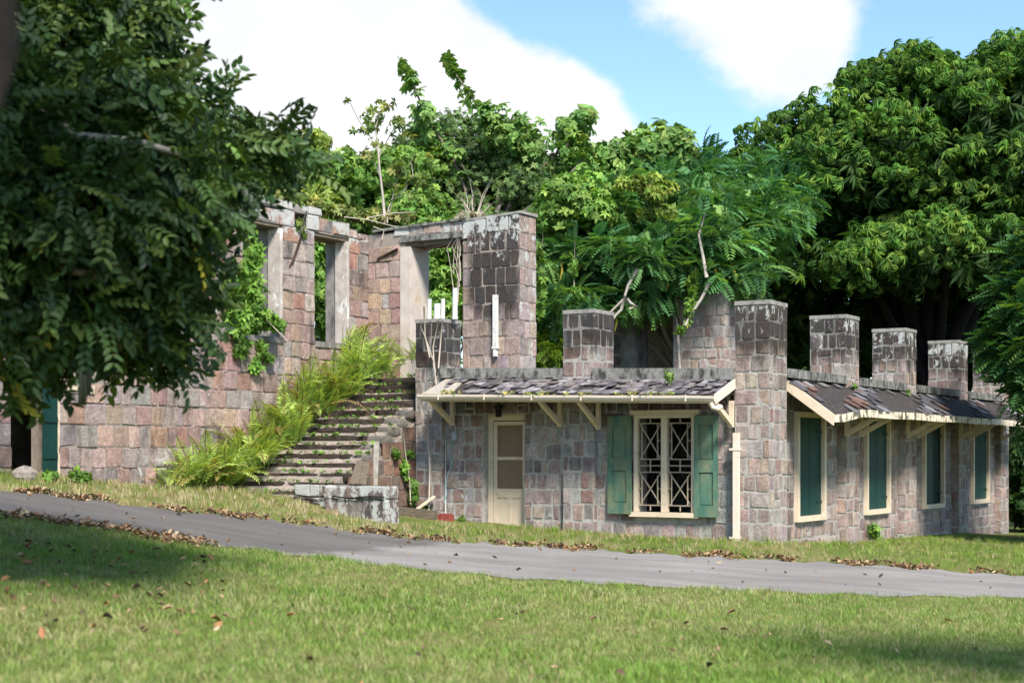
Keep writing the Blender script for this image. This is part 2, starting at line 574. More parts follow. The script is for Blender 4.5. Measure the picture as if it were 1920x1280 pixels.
def ray_ground(px, py):
    lo, hi = 3.0, 60.0
    for Y in np.arange(3.0, 60.0, 0.25):
        p = at(px, py, Y)
        if p.z < g1(p.x, p.y):
            hi = Y
            lo = Y - 0.25
            break
    for _ in range(24):
        m_ = (lo + hi) / 2
        p = at(px, py, m_)
        if p.z < g1(p.x, p.y):
            hi = m_
        else:
            lo = m_
    return at(px, py, hi)


gx = np.concatenate([np.array([-600, -300, -150, -80, -50, -35]), np.arange(-26, 30.1, 0.35), np.array([40, 60, 90, 160, 300, 600])])
gy = np.concatenate([np.array([-300, -100, -40, -15]), np.arange(-5, 48, 0.35), np.arange(50, 80, 3), np.array([90, 120, 180, 300, 600, 1200])])
GX, GY = np.meshgrid(gx, gy)
GZ = gz(GX, GY)
nx, ny = len(gx), len(gy)
idx = np.arange(nx * ny).reshape(ny, nx)
gf = np.stack([idx[:-1, :-1], idx[:-1, 1:], idx[1:, 1:], idx[1:, :-1]], -1).reshape(-1, 4)
ground = link("ground", array_mesh("ground", np.stack([GX, GY, GZ], -1).reshape(-1, 3), gf, "lawn_soil", smooth=True))
tag(ground, "gently sloping lawn ground round the ruined stone buildings", "ground", kind="structure")

# the drive: its two edges run across the lawn, uphill to the left
UP = [(-160, 905), (0, 920), (182, 940), (365, 962), (547, 980), (700, 1002), (807, 1014), (973, 1024), (1140, 1033), (1300, 1043), (1475, 1051), (1694, 1064), (1790, 1072), (1920, 1080), (2050, 1088)]
LO = [(-160, 948), (0, 965), (146, 984), (292, 1005), (383, 1020), (547, 1040), (700, 1059), (807, 1071), (973, 1085), (1140, 1095), (1280, 1103), (1475, 1112), (1694, 1118), (1920, 1121), (2050, 1124)]
rows = []
rs0 = random.Random(77)
for j in range(121):
    px = -150 + 2190 * j / 120
    yu = np.interp(px, *zip(*UP)) + 2.2 * math.sin(px * 0.06) + 1.8 * math.sin(px * 0.17 + 1) + rs0.uniform(-1.6, 1.6)
    yl = np.interp(px, *zip(*LO)) + 1.4 * math.sin(px * 0.045 + 2) + 0.7 * math.sin(px * 0.13) + rs0.uniform(-0.8, 0.8)
    rows.append((ray_ground(px, yu), ray_ground(px, yl)))
e0, e1 = rows[0], rows[-1]
d0 = [(rows[0][i] - rows[3][i]).normalized() for i in (0, 1)]
d1 = [(rows[-1][i] - rows[-4][i]).normalized() for i in (0, 1)]
rows = [tuple(e0[i] + d0[i] * q for i in (0, 1)) for q in (14, 9, 5, 2.5)] + rows + [tuple(e1[i] + d1[i] * q for i in (0, 1)) for q in (2.5, 5, 9, 14)]
rv, rf = [], []
NW = 17
for a_, b_ in rows:
    for i in range(NW):
        p = a_.lerp(b_, i / (NW - 1))
        rv.append((p.x, p.y, g1(p.x, p.y) + 0.010 + 0.03 * math.sin(math.pi * i / (NW - 1))))
for j in range(len(rows) - 1):
    for i in range(NW - 1):
        q = j * NW + i
        rf.append((q, q + 1, q + NW + 1, q + NW))
road = link("road", mesh("road", rv, rf, "asphalt", True))
tag(road, "grey weathered asphalt drive crossing in front of the ruin", "road", kind="structure")
ROAD_UP = np.array([[a_.x, a_.y] for a_, b_ in rows])
ROAD_LO = np.array([[b_.x, b_.y] for a_, b_ in rows])


def road_side(x, y):
    """signed: <0 before the drive, 0..1 across it, >1 beyond it"""
    o1, o2 = np.argsort(ROAD_UP[:, 0]), np.argsort(ROAD_LO[:, 0])
    yu = np.interp(x, ROAD_UP[o1, 0], ROAD_UP[o1, 1])
    yl = np.interp(x, ROAD_LO[o2, 0], ROAD_LO[o2, 1])
    return (y - yl) / (yu - yl)


# ------------------------------------------------------------------ masonry
PAL_FRONT = [(0.371, 0.301, 0.279), (0.340, 0.316, 0.304), (0.423, 0.346, 0.304), (0.320, 0.215, 0.185), (0.309, 0.241, 0.239), (0.371, 0.351, 0.339), (0.268, 0.186, 0.165), (0.413, 0.311, 0.279), (0.443, 0.376, 0.330), (0.299, 0.252, 0.239), (0.392, 0.292, 0.259)]
PAL_SIDE = [(0.413, 0.311, 0.274), (0.382, 0.322, 0.294), (0.423, 0.316, 0.259), (0.350, 0.236, 0.200), (0.392, 0.341, 0.314), (0.443, 0.357, 0.299), (0.309, 0.236, 0.214)]
PAL_WING = [(0.443, 0.296, 0.245), (0.464, 0.336, 0.279), (0.402, 0.276, 0.239), (0.485, 0.367, 0.304), (0.423, 0.252, 0.189), (0.382, 0.311, 0.285), (0.361, 0.236, 0.209), (0.454, 0.362, 0.309), (0.382, 0.332, 0.304), (0.443, 0.316, 0.239)]
PAL_PIER = [(0.402, 0.301, 0.265), (0.382, 0.306, 0.279), (0.434, 0.322, 0.265), (0.340, 0.271, 0.265), (0.402, 0.336, 0.304)]


def jit(c, r, v=0.14, h=0.05):
    b = 1 + r.uniform(-v, v)
    return tuple(max(0.01, x * b * (1 + r.uniform(-h, h))) for x in c)


class Masonry:
    """walls of one thing; the 300 stones that show largest become objects, the rest one mesh per wall"""

    def __init__(self, root, seed, mortar=(0.37, 0.355, 0.32)):
        self.mortar = mortar
        self.root, self.r, self.items = root, random.Random(seed), []

    def stone(self, part, F, u0, u1, z0, z1, gap, proud, pal, stain, lich, rough=1.0):
        r = self.r
        u0 += gap * r.uniform(0.1, 0.6); u1 -= gap * r.uniform(0.1, 0.6)
        z0 += gap * r.uniform(0.05, 0.65); z1 -= gap * r.uniform(0.05, 0.65)
        tu, tz = r.uniform(-0.010, 0.010) * rough, r.uniform(-0.010, 0.010) * rough
        w, h = u1 - u0, z1 - z0
        if w < 0.05 or h < 0.05:
            return
        d = 0.7 * proud * r.uniform(0.35, 1.7)
        e = min(0.026, 0.16 * min(w, h))
        us = [u0, u0 + e, u1 - e, u1]
        zs = [z0, z0 + e, z1 - e, z1]
        V = []
        for j in range(4):
            for i in range(4):
                u, z = us[i], zs[j]
                edge = i in (0, 3) or j in (0, 3)
                if i in (0, 3) and j in (0, 3):
                    q = e * r.uniform(0.25, 0.75)
                    u += q if i == 0 else -q
                    z += q if j == 0 else -q
                jt = 0.010 * rough
                V.append(F(u + r.uniform(-jt, jt), z + r.uniform(-jt, jt), d + tu * (i - 1.5) / 1.5 + tz * (j - 1.5) / 1.5 - (0.008 * r.uniform(0.3, 1.8) if edge else r.uniform(-0.005, 0.005) * rough)))
        ring = [0, 1, 2, 3, 7, 11, 15, 14, 13, 12, 8, 4]
        fs = [(j * 4 + i, j * 4 + i + 1, j * 4 + i + 5, j * 4 + i + 4) for j in range(3) for i in range(3)]
        for i in ring:
            j_, i_ = divmod(i, 4)
            V.append(F(us[i_], zs[j_], -0.02))
        for q in range(12):
            fs.append((ring[q], 16 + q, 16 + (q + 1) % 12, ring[(q + 1) % 12]))
        W_ = [P(*p) for p in V]
        pp = [to_px(W_[i]) for i in (0, 3, 15, 12)]
        area = 0.5 * abs(sum(pp[i][0] * pp[(i + 1) % 4][1] - pp[(i + 1) % 4][0] * pp[i][1] for i in range(4)))
        cxp, cyp = sum(p[0] for p in pp) / 4, sum(p[1] for p in pp) / 4
        if not (-10 < cxp < 1930):
            area *= 0.01
        c = jit(r.choice(pal), r)
        js, jl = r.uniform(-0.10, 0.10), r.uniform(0.7, 1.25)
        uz = [(us[i], zs[j]) for j in range(4) for i in range(4)]
        uz += [uz[i] for i in ring]
        mo = self.mortar
        cs = []
        for q, (a_, b_) in enumerate(uz):
            ed = r.uniform(0.15, 0.75) if (q > 15 or q in ring) else 0.0
            cs.append((*[x * (1 - ed) + y * ed for x, y in zip(c, mo)], min(1, max(0, stain(a_, b_) + js))))
        ls_ = [min(1, max(0, lich(a_, b_) * jl)) for a_, b_ in uz]
        self.items.append((area, part, W_, fs, cs, ls_))

    def face(self, part, axis, plane, u0, u1, z0, z1, course, wmin, wmax, pal, gap=0.022, proud=0.016, openings=(), stain=lambda u, z: 0.0, lich=lambda u, z: 0.0, keep=None, rough=1.0, quoin=False):
        r = self.r
        F = (lambda u, z, w: (u, plane - w, z)) if axis == 'F' else (lambda u, z, w: (plane - w, u, z))
        n = max(1, round((z1 - z0) / course))
        zs = [z0 + (z1 - z0) * i / n + (r.uniform(-0.022, 0.022) if 0 < i < n else 0) for i in range(n + 1)]
        for i in range(n):
            a_, b_ = zs[i], zs[i + 1]
            spans = [(u0, u1)]
            for (p0, p1, q0, q1) in openings:
                if min(b_, q1) - max(a_, q0) > 0.06:
                    new = []
                    for s0, s1 in spans:
                        if p1 <= s0 or p0 >= s1:
                            new.append((s0, s1))
                        else:
                            if p0 - s0 > 0.03:
                                new.append((s0, p0))
                            if s1 - p1 > 0.03:
                                new.append((p1, s1))
                    spans = new
            for s0, s1 in spans:
                u = s0
                while u < s1 - 1e-6:
                    w = r.uniform(wmin, wmax) * (1.35 if r.random() < 0.12 else 1.0)
                    if r.random() < 0.16:
                        w *= 0.6
                    if s1 - (u + w) < wmin * 0.7:
                        w = s1 - u
                    if w > wmax * 1.5:
                        w = (s1 - u) / 2
                    ok = keep is None or keep(u, u + w, a_, b_)
                    if ok and 0.02 < gap and course < 0.5 and 0.2 < w < 0.34 and r.random() < 0.035:
                        zm_ = a_ + (b_ - a_) * r.uniform(0.4, 0.6)
                        self.stone(part, F, u, u + w, a_, zm_, gap, proud, pal, stain, lich, rough)
                        self.stone(part, F, u, u + w, zm_, b_, gap, proud, pal, stain, lich, rough)
                    elif ok:
                        self.stone(part, F, u, u + w, a_, b_, gap, proud, pal, stain, lich, rough)
                    u += w

    def finish(self, limit=300):
        self.items.sort(key=lambda t: -t[0])
        rest = {}
        for i, (area, part, V, fs, c, li) in enumerate(self.items):
            if i < limit and area > 20:
                o = link("stone", mesh("stone", V, fs, "stone", False, col=c, lich=li), part)
            else:
                rest.setdefault(part.name, (part, []))[1].append((V, fs, c, li))
        for part, lst in rest.values():
            V, F, C_, L = [], [], [], []
            for v, fs, c, li in lst:
                o = len(V)
                V += v
                F += [tuple(o + q for q in f_) for f_ in fs]
                C_ += c
                L += li
            o = link("small_stones", mesh("small_stones", V, F, "stone", False, col=C_, lich=L), part)
            o["kind"] = "stuff"


def core(name, mat, parent, axis, plane, thick, us, zs, openings):
    """wall body as a shell of cells with openings left out"""
    us = sorted(set(us) | {v for o in openings for v in o[:2]})
    zs = sorted(set(zs) | {v for o in openings for v in o[2:]})

    def solid(i, j):
        if i < 0 or j < 0 or i >= len(us) - 1 or j >= len(zs) - 1:
            return False
        um, zm = (us[i] + us[i + 1]) / 2, (zs[j] + zs[j + 1]) / 2
        return not any(o[0] < um < o[1] and o[2] < zm < o[3] for o in openings)

    V, F = [], []

    def q(pts):
        i = len(V)
        V.extend(P(u, w, z) if axis == 'F' else P(w, u, z) for u, w, z in pts)
        F.append((i, i + 1, i + 2, i + 3))
    a_, b_ = plane, plane + thick
    for i in range(len(us) - 1):
        for j in range(len(zs) - 1):
            if not solid(i, j):
                continue
            u0, u1, z0, z1 = us[i], us[i + 1], zs[j], zs[j + 1]
            q([(u0, a_, z0), (u1, a_, z0), (u1, a_, z1), (u0, a_, z1)])
            q([(u1, b_, z0), (u0, b_, z0), (u0, b_, z1), (u1, b_, z1)])
            if not solid(i - 1, j):
                q([(u0, b_, z0), (u0, a_, z0), (u0, a_, z1), (u0, b_, z1)])
            if not solid(i + 1, j):
                q([(u1, a_, z0), (u1, b_, z0), (u1, b_, z1), (u1, a_, z1)])
            if not solid(i, j - 1):
                q([(u0, a_, z0), (u0, b_, z0), (u1, b_, z0), (u1, a_, z0)])
            if not solid(i, j + 1):
                q([(u0, b_, z1), (u0, a_, z1), (u1, a_, z1), (u1, b_, z1)])
    return link(name, mesh(name, V, F, mat), parent)


def sstep(x, a_, b_):
    x = min(1, max(0, (x - a_) / (b_ - a_)))
    return x * x * (3 - 2 * x)


# ------------------------------------------------------------------ the low building with battlements
bld = thing("crenellated_building", P(0, 0, 0), "low grey and pink stone building with battlement piers and shingled canopies", "building")
M = Masonry(bld, 3)
DOOR = (5.05, 6.0, -1, 2.32)
WIN = (1.46, 2.66, 0.45, 2.27)
fw = core("front_wall", "mortar", bld, 'F', 0.12, 0.45, [0.6, 7.5], [-0.8, 3.0], [DOOR, WIN])
M.face(fw, 'F', 0.12, 0.66, 7.5, 0.0 - 0.28, 2.92, 0.30, 0.15, 0.33, PAL_FRONT, 0.034, 0.014, [DOOR, (WIN[0] - 0.02, WIN[1] + 0.02, 0.43, 2.33)],
       stain=lambda u, z: 0.15 + 0.42 * sstep(z, 2.0, 2.6) + 0.12 * sstep(u, 6.2, 7.4), lich=lambda u, z: 0.22 + 0.25 * math.sin(u * 3.1) * math.sin(z * 2.7 + u),  # darker top is canopy shade put into the colour, over real staining
       keep=lambda a_, b_, c_, d_: not (3.46 < (a_ + b_) / 2 < 4.15))
# side wall
SW = [(1.66, 3.15), (5.56, 7.12), (9.6, 11.22), (13.71, 15.3)]
sw_open = [(a_ + 0.1, b_ - 0.1, 0.4, 2.24) for a_, b_ in SW]
sw = core("side_wall", "mortar", bld, 'R', 0.18, 0.42, [0.7, 16.4], [-1.6, 3.0], sw_open)
M.face(sw, 'R', 0.18, 0.84, 16.2, -0.90, 2.92, 0.30, 0.16, 0.34, PAL_SIDE, 0.032, 0.014, [(a_ - 0.02, b_ + 0.02, 0.28, 2.36) for a_, b_ in SW],
       stain=lambda u, z: 0.17 + 0.25 * sstep(z, 1.6, 2.6) + 0.12 * (0.5 + 0.5 * math.sin(u * 1.57 - 0.7)), lich=lambda u, z: 0.15)  # upper wall tinted darker as shade below the side canopy, plus stains
# hidden sides and the flat roof keep the rooms dark
part_box("rear_wall", "mortar", bld, 0.7, 3.6, 16.3, 16.75, -1.6, 3.0)
part_box("party_wall", "mortar", bld, 7.1, 7.5, 0.6, 5.2, -0.8, 3.0)
part_box("courtyard_wall", "mortar", bld, 3.2, 7.05, 4.8, 5.2, -0.8, 2.9)
part_box("courtyard_wall", "mortar", bld, 3.2, 3.6, 5.25, 16.25, -1.4, 2.9)
part_box("flat_roof", "coping", bld, 0.65, 7.05, 0.6, 4.75, 2.72, 2.88)
part_box("flat_roof", "coping", bld, 0.65, 3.15, 4.76, 16.25, 2.72, 2.88)
part_box("floor_slab", "mortar_dark", bld, 0.65, 7.05, 0.6, 4.75, 0.02, 0.12)


def pier(name, s0, s1, t0, t1, zb, zc, zt, mas, pal, parent, stain0=3.3, lichen=0.35, course=0.29, label=None, dark=0.75, top=True, lows=None):
    st = lambda u, z: 0.16 + dark * sstep(z, stain0, stain0 + 0.75)
    zl = [zb] + [stain0 + 0.15 * q for q in range(6)] + [zt - 0.075]
    zl = sorted(z for z in zl if zb <= z <= zt - 0.075)
    Vp, Fp, Cp = [], [], []
    for z in zl:
        Vp += [P(s0, t0, z), P(s1, t0, z), P(s1, t1, z), P(s0, t1, z)]
        Cp += [(0.4, 0.4, 0.4, st(0, z))] * 4
    for q in range(len(zl) - 1):
        Fp += [(q * 4 + e_, q * 4 + (e_ + 1) % 4, q * 4 + 4 + (e_ + 1) % 4, q * 4 + 4 + e_) for e_ in range(4)]
    Fp += [(0, 1, 2, 3), tuple((len(zl) - 1) * 4 + e_ for e_ in (3, 2, 1, 0))]
    o = link(name, mesh(name, Vp, Fp, "mortar_stained", col=Cp), parent)
    li = lambda u, z: lichen * sstep(z, stain0, zt) 
    mas.face(o, 'F', t0, s0 - 0.012, s1 + 0.004, zc, zt - 0.075, course, 0.17, 0.30, pal, 0.030, 0.014, stain=st, lich=li)
    mas.face(o, 'R', s0, t0 - 0.012, t1 + 0.004, zc, zt - 0.075, course, 0.17, 0.30, pal, 0.030, 0.014, stain=st, lich=li)
    MB().box(s0 - 0.014, s1 + 0.01, t0 - 0.014, t1 + 0.01, zt - 0.073, zt).build("cap", "cap", o)
    return o


pier("corner_pier", 0.0, 0.64, 0.0, 0.83, -0.6, -0.28, 4.25, M, PAL_FRONT[:1] + PAL_SIDE, bld, 3.0, 0.5, dark=0.95)
pier("battlement_pier", 3.48, 4.13, 0.0, 0.79, -0.5, -0.28, 4.26, M, PAL_FRONT, bld, 3.15, 0.35, dark=0.72)
pier("battlement_pier", 6.90, 7.52, 0.0, 0.69, -0.2, 0.1, 4.24, M, PAL_FRONT, bld, 2.9, 0.35, dark=0.7)
for t0 in (3.97, 7.80, 12.0, 16.05):
    pier("battlement_pier", 0.0, 0.74, t0, t0 + 0.76, -1.4, -0.8, 4.30, M, PAL_SIDE, bld, 3.1, 0.72, dark=0.72)
pier("battlement_pier", 2.6, 3.3, 16.2, 16.9, -1.4, 2.9, 4.30, M, PAL_SIDE, bld, 3.1, 0.5, dark=0.8)
M.finish(300)


def cz(s):          # the front coping and canopy settle towards the right
    return 3.07 + (s - 0.642) * (3.252 - 3.072) / (6.897 - 0.642)


def sloped(name, mat, parent, s0, s1, t0, t1, zlo, zhi):
    return MB().hexa([(s0, t0, cz(s0) + zlo), (s1, t0, cz(s1) + zlo), (s1, t1, cz(s1) + zlo), (s0, t1, cz(s0) + zlo),
                      (s0, t0, cz(s0) + zhi), (s1, t0, cz(s1) + zhi), (s1, t1, cz(s1) + zhi), (s0, t1, cz(s0) + zhi)]).build(name, mat, parent)


sloped("coping", "coping", bld, 4.14, 6.895, -0.06, 0.62, -0.19, 0)
sloped("coping", "coping", bld, 0.645, 3.475, -0.06, 0.62, -0.21, 0)
for t0, t1 in ((0.84, 3.96), (4.74, 7.79), (8.57, 11.99), (12.77, 16.04)):
    part_box("coping", "coping", bld, -0.03, 0.66, t0, t1, 2.93, 3.09)

# front canopy
RT, RE = 0.06, -0.84


def roof_z(s, q):
    zr = cz(s) - 0.195
    ze = 2.555 + (s - 0.64) * (2.70 - 2.555) / 6.1
    return zr + (ze - zr) * q


def roof_p(s, q, h=0.0):
    return (s, RT + (RE - RT) * q, roof_z(s, q) + h)


cano = MB()
for s0, s1 in ((0.66, 2.0), (2.0, 3.3), (3.3, 4.6), (4.6, 5.9), (5.9, 6.78)):
    cano.hexa([roof_p(s0, 0, -0.03), roof_p(s1, 0, -0.03), roof_p(s1, 1, -0.03), roof_p(s0, 1, -0.03), roof_p(s0, 0), roof_p(s1, 0), roof_p(s1, 1), roof_p(s0, 1)])
cano = cano.build("canopy", "shingle_deck", bld)
cano["label"] = "front canopy with silvery curled wooden shingles above the door and window"
rs = random.Random(5)
PAL_SH = [(0.20, 0.18, 0.183), (0.155, 0.138, 0.142), (0.11, 0.098, 0.102), (0.26, 0.243, 0.245), (0.185, 0.158, 0.148), (0.08, 0.072, 0.074)]
NR = 6
for row in range(NR):
    q1 = (NR - row) / NR + 0.012
    s = 0.68 + rs.uniform(0, 0.1)
    while s < 6.55 - 0.02 * row:
        w = rs.uniform(0.075, 0.17)
        left = s > 5.7
        miss = 0.10 + (0.55 if left and row < 4 and rs.random() < 0.8 else 0) + (0.35 if 3.0 < s < 3.5 and row in (1, 2) else 0) + (0.3 if s > 4.6 and row < 2 else 0)
        if rs.random() > miss:
            L = 0.30
            sk = rs.uniform(-0.05, 0.05) + (-0.10 if rs.random() < 0.25 else 0) * rs.random()
            h0, h1 = 0.008 + rs.uniform(0, 0.006), 0.024 + rs.uniform(0, 0.022) + (0.03 if rs.random() < 0.12 else 0)
            qa, qb = max(0.0, q1 - L), q1 + rs.uniform(-0.03, 0.012)
            b_ = MB()
            e_ = s + w - 0.008
            b_.hexa([roof_p(s, qa, h0), roof_p(e_, qa, h0), roof_p(e_ + sk, qb, h1), roof_p(s + sk, qb, h1),
                     roof_p(s, qa, h0 + 0.010), roof_p(e_, qa, h0 + 0.010), roof_p(e_ + sk, qb, h1 + 0.016), roof_p(s + sk, qb, h1 + 0.016)])
            b_.build("shingle", "shingle", cano, col=(*jit(rs.choice(PAL_SH), rs, 0.2, 0.02), 1))
        s += w
MB().hexa([roof_p(6.32, 0.05, 0.004), roof_p(6.77, 0.05, 0.004), roof_p(6.79, 1.0, 0.004), roof_p(6.12, 1.0, 0.004), roof_p(6.32, 0.05, 0.02), roof_p(6.77, 0.05, 0.02), roof_p(6.79, 1.0, 0.02), roof_p(6.12, 1.0, 0.02)]).build("bare_board", "plywood", cano)
# gutter: an open trough along the eave
gs = [0.62 + i * (6.83 - 0.62) / 12 for i in range(13)]
V, F = [], []
prof = [(0.0, 0.0), (0.0, -0.085), (-0.065, -0.098), (-0.10, -0.045), (-0.105, 0.0), (-0.09, 0.0), (-0.086, -0.042), (-0.06, -0.084), (-0.012, -0.075), (-0.012, 0.0)]
for s in gs:
    z = roof_z(s, 1.0) + 0.0 + rs.uniform(-0.006, 0.006)
    for dt, dz in prof:
        V.append(P(s, RE - 0.012 + dt, z + dz))
npf = len(prof)
for i in range(len(gs) - 1):
    for j in range(npf):
        F.append((i * npf + j, i * npf + (j + 1) % npf, (i + 1) * npf + (j + 1) % npf, (i + 1) * npf + j))
F.append(tuple(range(npf)))
F.append(tuple((len(gs) - 1) * npf + j for j in range(npf))[::-1])
gutter = link("gutter", mesh("gutter", V, F, "cream_pale"), bld)
for s in gs[1:-1:2]:
    MB().box(s, s + 0.02, RE - 0.14, RE - 0.119, roof_z(s, 1) - 0.10, roof_z(s, 1) + 0.012).build("gutter_clip", "cream_pale", gutter)
MB().tube([(0.70, RE - 0.08, 2.43), (0.66, RE - 0.08, 2.36), (0.58, RE - 0.03, 2.33), (0.56, RE + 0.05, 2.37)], 0.045, 8).build("outlet_elbow", "cream_pale", gutter, True)
# fascia behind the gutter, barge board at the right end
MB().hexa([(0.66, RE - 0.01, roof_z(0.66, 1) - 0.13), (6.8, RE - 0.01, roof_z(6.8, 1) - 0.13), (6.8, RE + 0.02, roof_z(6.8, 1) - 0.13), (0.66, RE + 0.02, roof_z(0.66, 1) - 0.13),
           (0.66, RE - 0.01, roof_z(0.66, 1) - 0.032), (6.8, RE - 0.01, roof_z(6.8, 1) - 0.032), (6.8, RE + 0.02, roof_z(6.8, 1) - 0.032), (0.66, RE + 0.02, roof_z(0.66, 1) - 0.032)]).build("fascia", "cream", bld)
for s_, nm in ((0.625, "barge_board"),):
    MB().hexa([(s_, RT, roof_z(s_, 0) - 0.14), (s_ + 0.035, RT, roof_z(s_, 0) - 0.14), (s_ + 0.035, RE - 0.02, roof_z(s_, 1) - 0.14), (s_, RE - 0.02, roof_z(s_, 1) - 0.14),
               (s_, RT, roof_z(s_, 0) + 0.03), (s_ + 0.035, RT, roof_z(s_, 0) + 0.03), (s_ + 0.035, RE - 0.02, roof_z(s_, 1) + 0.03), (s_, RE - 0.02, roof_z(s_, 1) + 0.03)]).build(nm, "cream_pale", bld)


def bracket(s, zb, t_wall, reach, z_top, parent, mat="cream", side=False, tpos=0.0):
    b_ = MB()
    w = 0.075
    if not side:
        b_.box(s - w / 2, s + w / 2, t_wall - 0.075, t_wall - 0.004, zb, z_top)
        b_.hexa([(s - w / 2 + .003, t_wall - 0.077, zb + 0.02), (s + w / 2 - .003, t_wall - 0.077, zb + 0.02), (s + w / 2 - .003, t_wall - reach, z_top - 0.09), (s - w / 2 + .003, t_wall - reach, z_top - 0.09),
                 (s - w / 2 + .003, t_wall - 0.077, zb + 0.125), (s + w / 2 - .003, t_wall - 0.077, zb + 0.125), (s + w / 2 - .003, t_wall - reach, z_top), (s - w / 2 + .003, t_wall - reach, z_top)])
    else:
        b_.box(t_wall - 0.075, t_wall - 0.004, s - w / 2, s + w / 2, zb, z_top)
        b_.hexa([(t_wall - 0.077, s - w / 2 + .003, zb + 0.02), (t_wall - 0.077, s + w / 2 - .003, zb + 0.02), (t_wall - reach, s + w / 2 - .003, z_top - 0.09), (t_wall - reach, s - w / 2 + .003, z_top - 0.09),
                 (t_wall - 0.077, s - w / 2 + .003, zb + 0.125), (t_wall - 0.077, s + w / 2 - .003, zb + 0.125), (t_wall - reach, s + w / 2 - .003, z_top), (t_wall - reach, s - w / 2 + .003, z_top)])
    return b_.build("bracket", mat, parent)


for s, zb in ((6.62, 2.12), (4.18, 2.07), (3.36, 2.01), (0.69, 2.03)):
    bracket(s, zb, 0.0, 0.80, roof_z(s, 1) - 0.06, bld)

# downpipe at the corner
dp = MB().box(0.535, 0.635, -0.115, -0.02, -0.02, 1.93).build("downpipe", "cream_pale", bld)
MB().box(0.52, 0.70, -0.125, -0.008, 1.62, 1.66).build("pipe_strap", "cream_pale", dp)
MB().box(0.52, 0.70, -0.125, -0.008, 0.06, 0.10).build("pipe_strap", "cream_pale", dp)

# door
TD = 0.36
df = MB()
df.box(5.90, 6.0, TD - 0.05, TD + 0.05, 0.0, 2.32)
df.box(5.05, 5.13, TD - 0.05, TD + 0.05, 0.0, 2.32)
df.box(5.13, 5.90, TD - 0.05, TD + 0.05, 2.21, 2.32)
df = df.build("door_frame", "cream", bld)
sd = MB()
x0, x1, zb, zt = 5.14, 5.89, 0.12, 2.19
sd.box(x0, x0 + 0.09, TD - 0.02, TD + 0.02, zb, zt)
sd.box(x1 - 0.075, x1, TD - 0.02, TD + 0.02, zb, zt)
sd.box(x0 + 0.09, x1 - 0.075, TD - 0.02, TD + 0.02, zt - 0.07, zt)
sd.box(x0 + 0.09, x1 - 0.075, TD - 0.02, TD + 0.02, 1.44, 1.50)
sd.box(x0 + 0.09, x1 - 0.075, TD - 0.02, TD + 0.02, 0.78, 0.88)
sd.box(x0 + 0.09, x1 - 0.075, TD - 0.005, TD + 0.012, zb, 0.78)
sd.box(x0 + 0.09, x1 - 0.075, TD - 0.02, TD - 0.0055, zb, zb + 0.1)
sd.box(x0 + 0.36, x0 + 0.42, TD - 0.02, TD - 0.0055, zb + 0.1, 0.70)
sd.box(x0 + 0.09, x1 - 0.075, TD - 0.02, TD - 0.0055, 0.70, 0.78)
sd = sd.build("screen_door", "cream", bld)
sd["label"] = "cream painted screen door with brown gauze"
for z0, z1 in ((0.88, 1.44), (1.50, zt - 0.07)):
    MB().box(x0 + 0.085, x1 - 0.07, TD - 0.003, TD + 0.003, z0, z1).build("gauze", "gauze", sd)
MB().box(5.15, 5.17, TD - 0.06, TD - 0.02, 1.02, 1.14).build("handle", "iron", sd)
idr = MB()
idr.box(5.05, 6.0, 0.47, 0.51, 0.12, 2.3)
for (a_, b_) in ((5.22, 5.50), (5.58, 5.86)):
    for (c_, d_) in ((0.25, 0.72), (0.85, 1.30), (1.42, 1.86), (1.95, 2.18)):
        idr.box(a_, b_, 0.448, 0.4695, c_, c_ + 0.03).box(a_, b_, 0.448, 0.4695, d_ - 0.03, d_).box(a_, a_ + 0.03, 0.449, 0.4695, c_ + 0.03, d_ - 0.03).box(b_ - 0.03, b_, 0.449, 0.4695, c_ + 0.03, d_ - 0.03)
idr.build("inner_door", "tan_door", bld)
part_box("door_step", "coping", bld, 5.05, 6.0, 0.10, 0.6, -0.2, 0.118)
lan = MB().box(5.53, 5.66, -0.02, 0.10, 2.44, 2.50).box(5.55, 5.64, 0.0, 0.08, 2.27, 2.435).build("wall_lamp", "black_metal", bld)

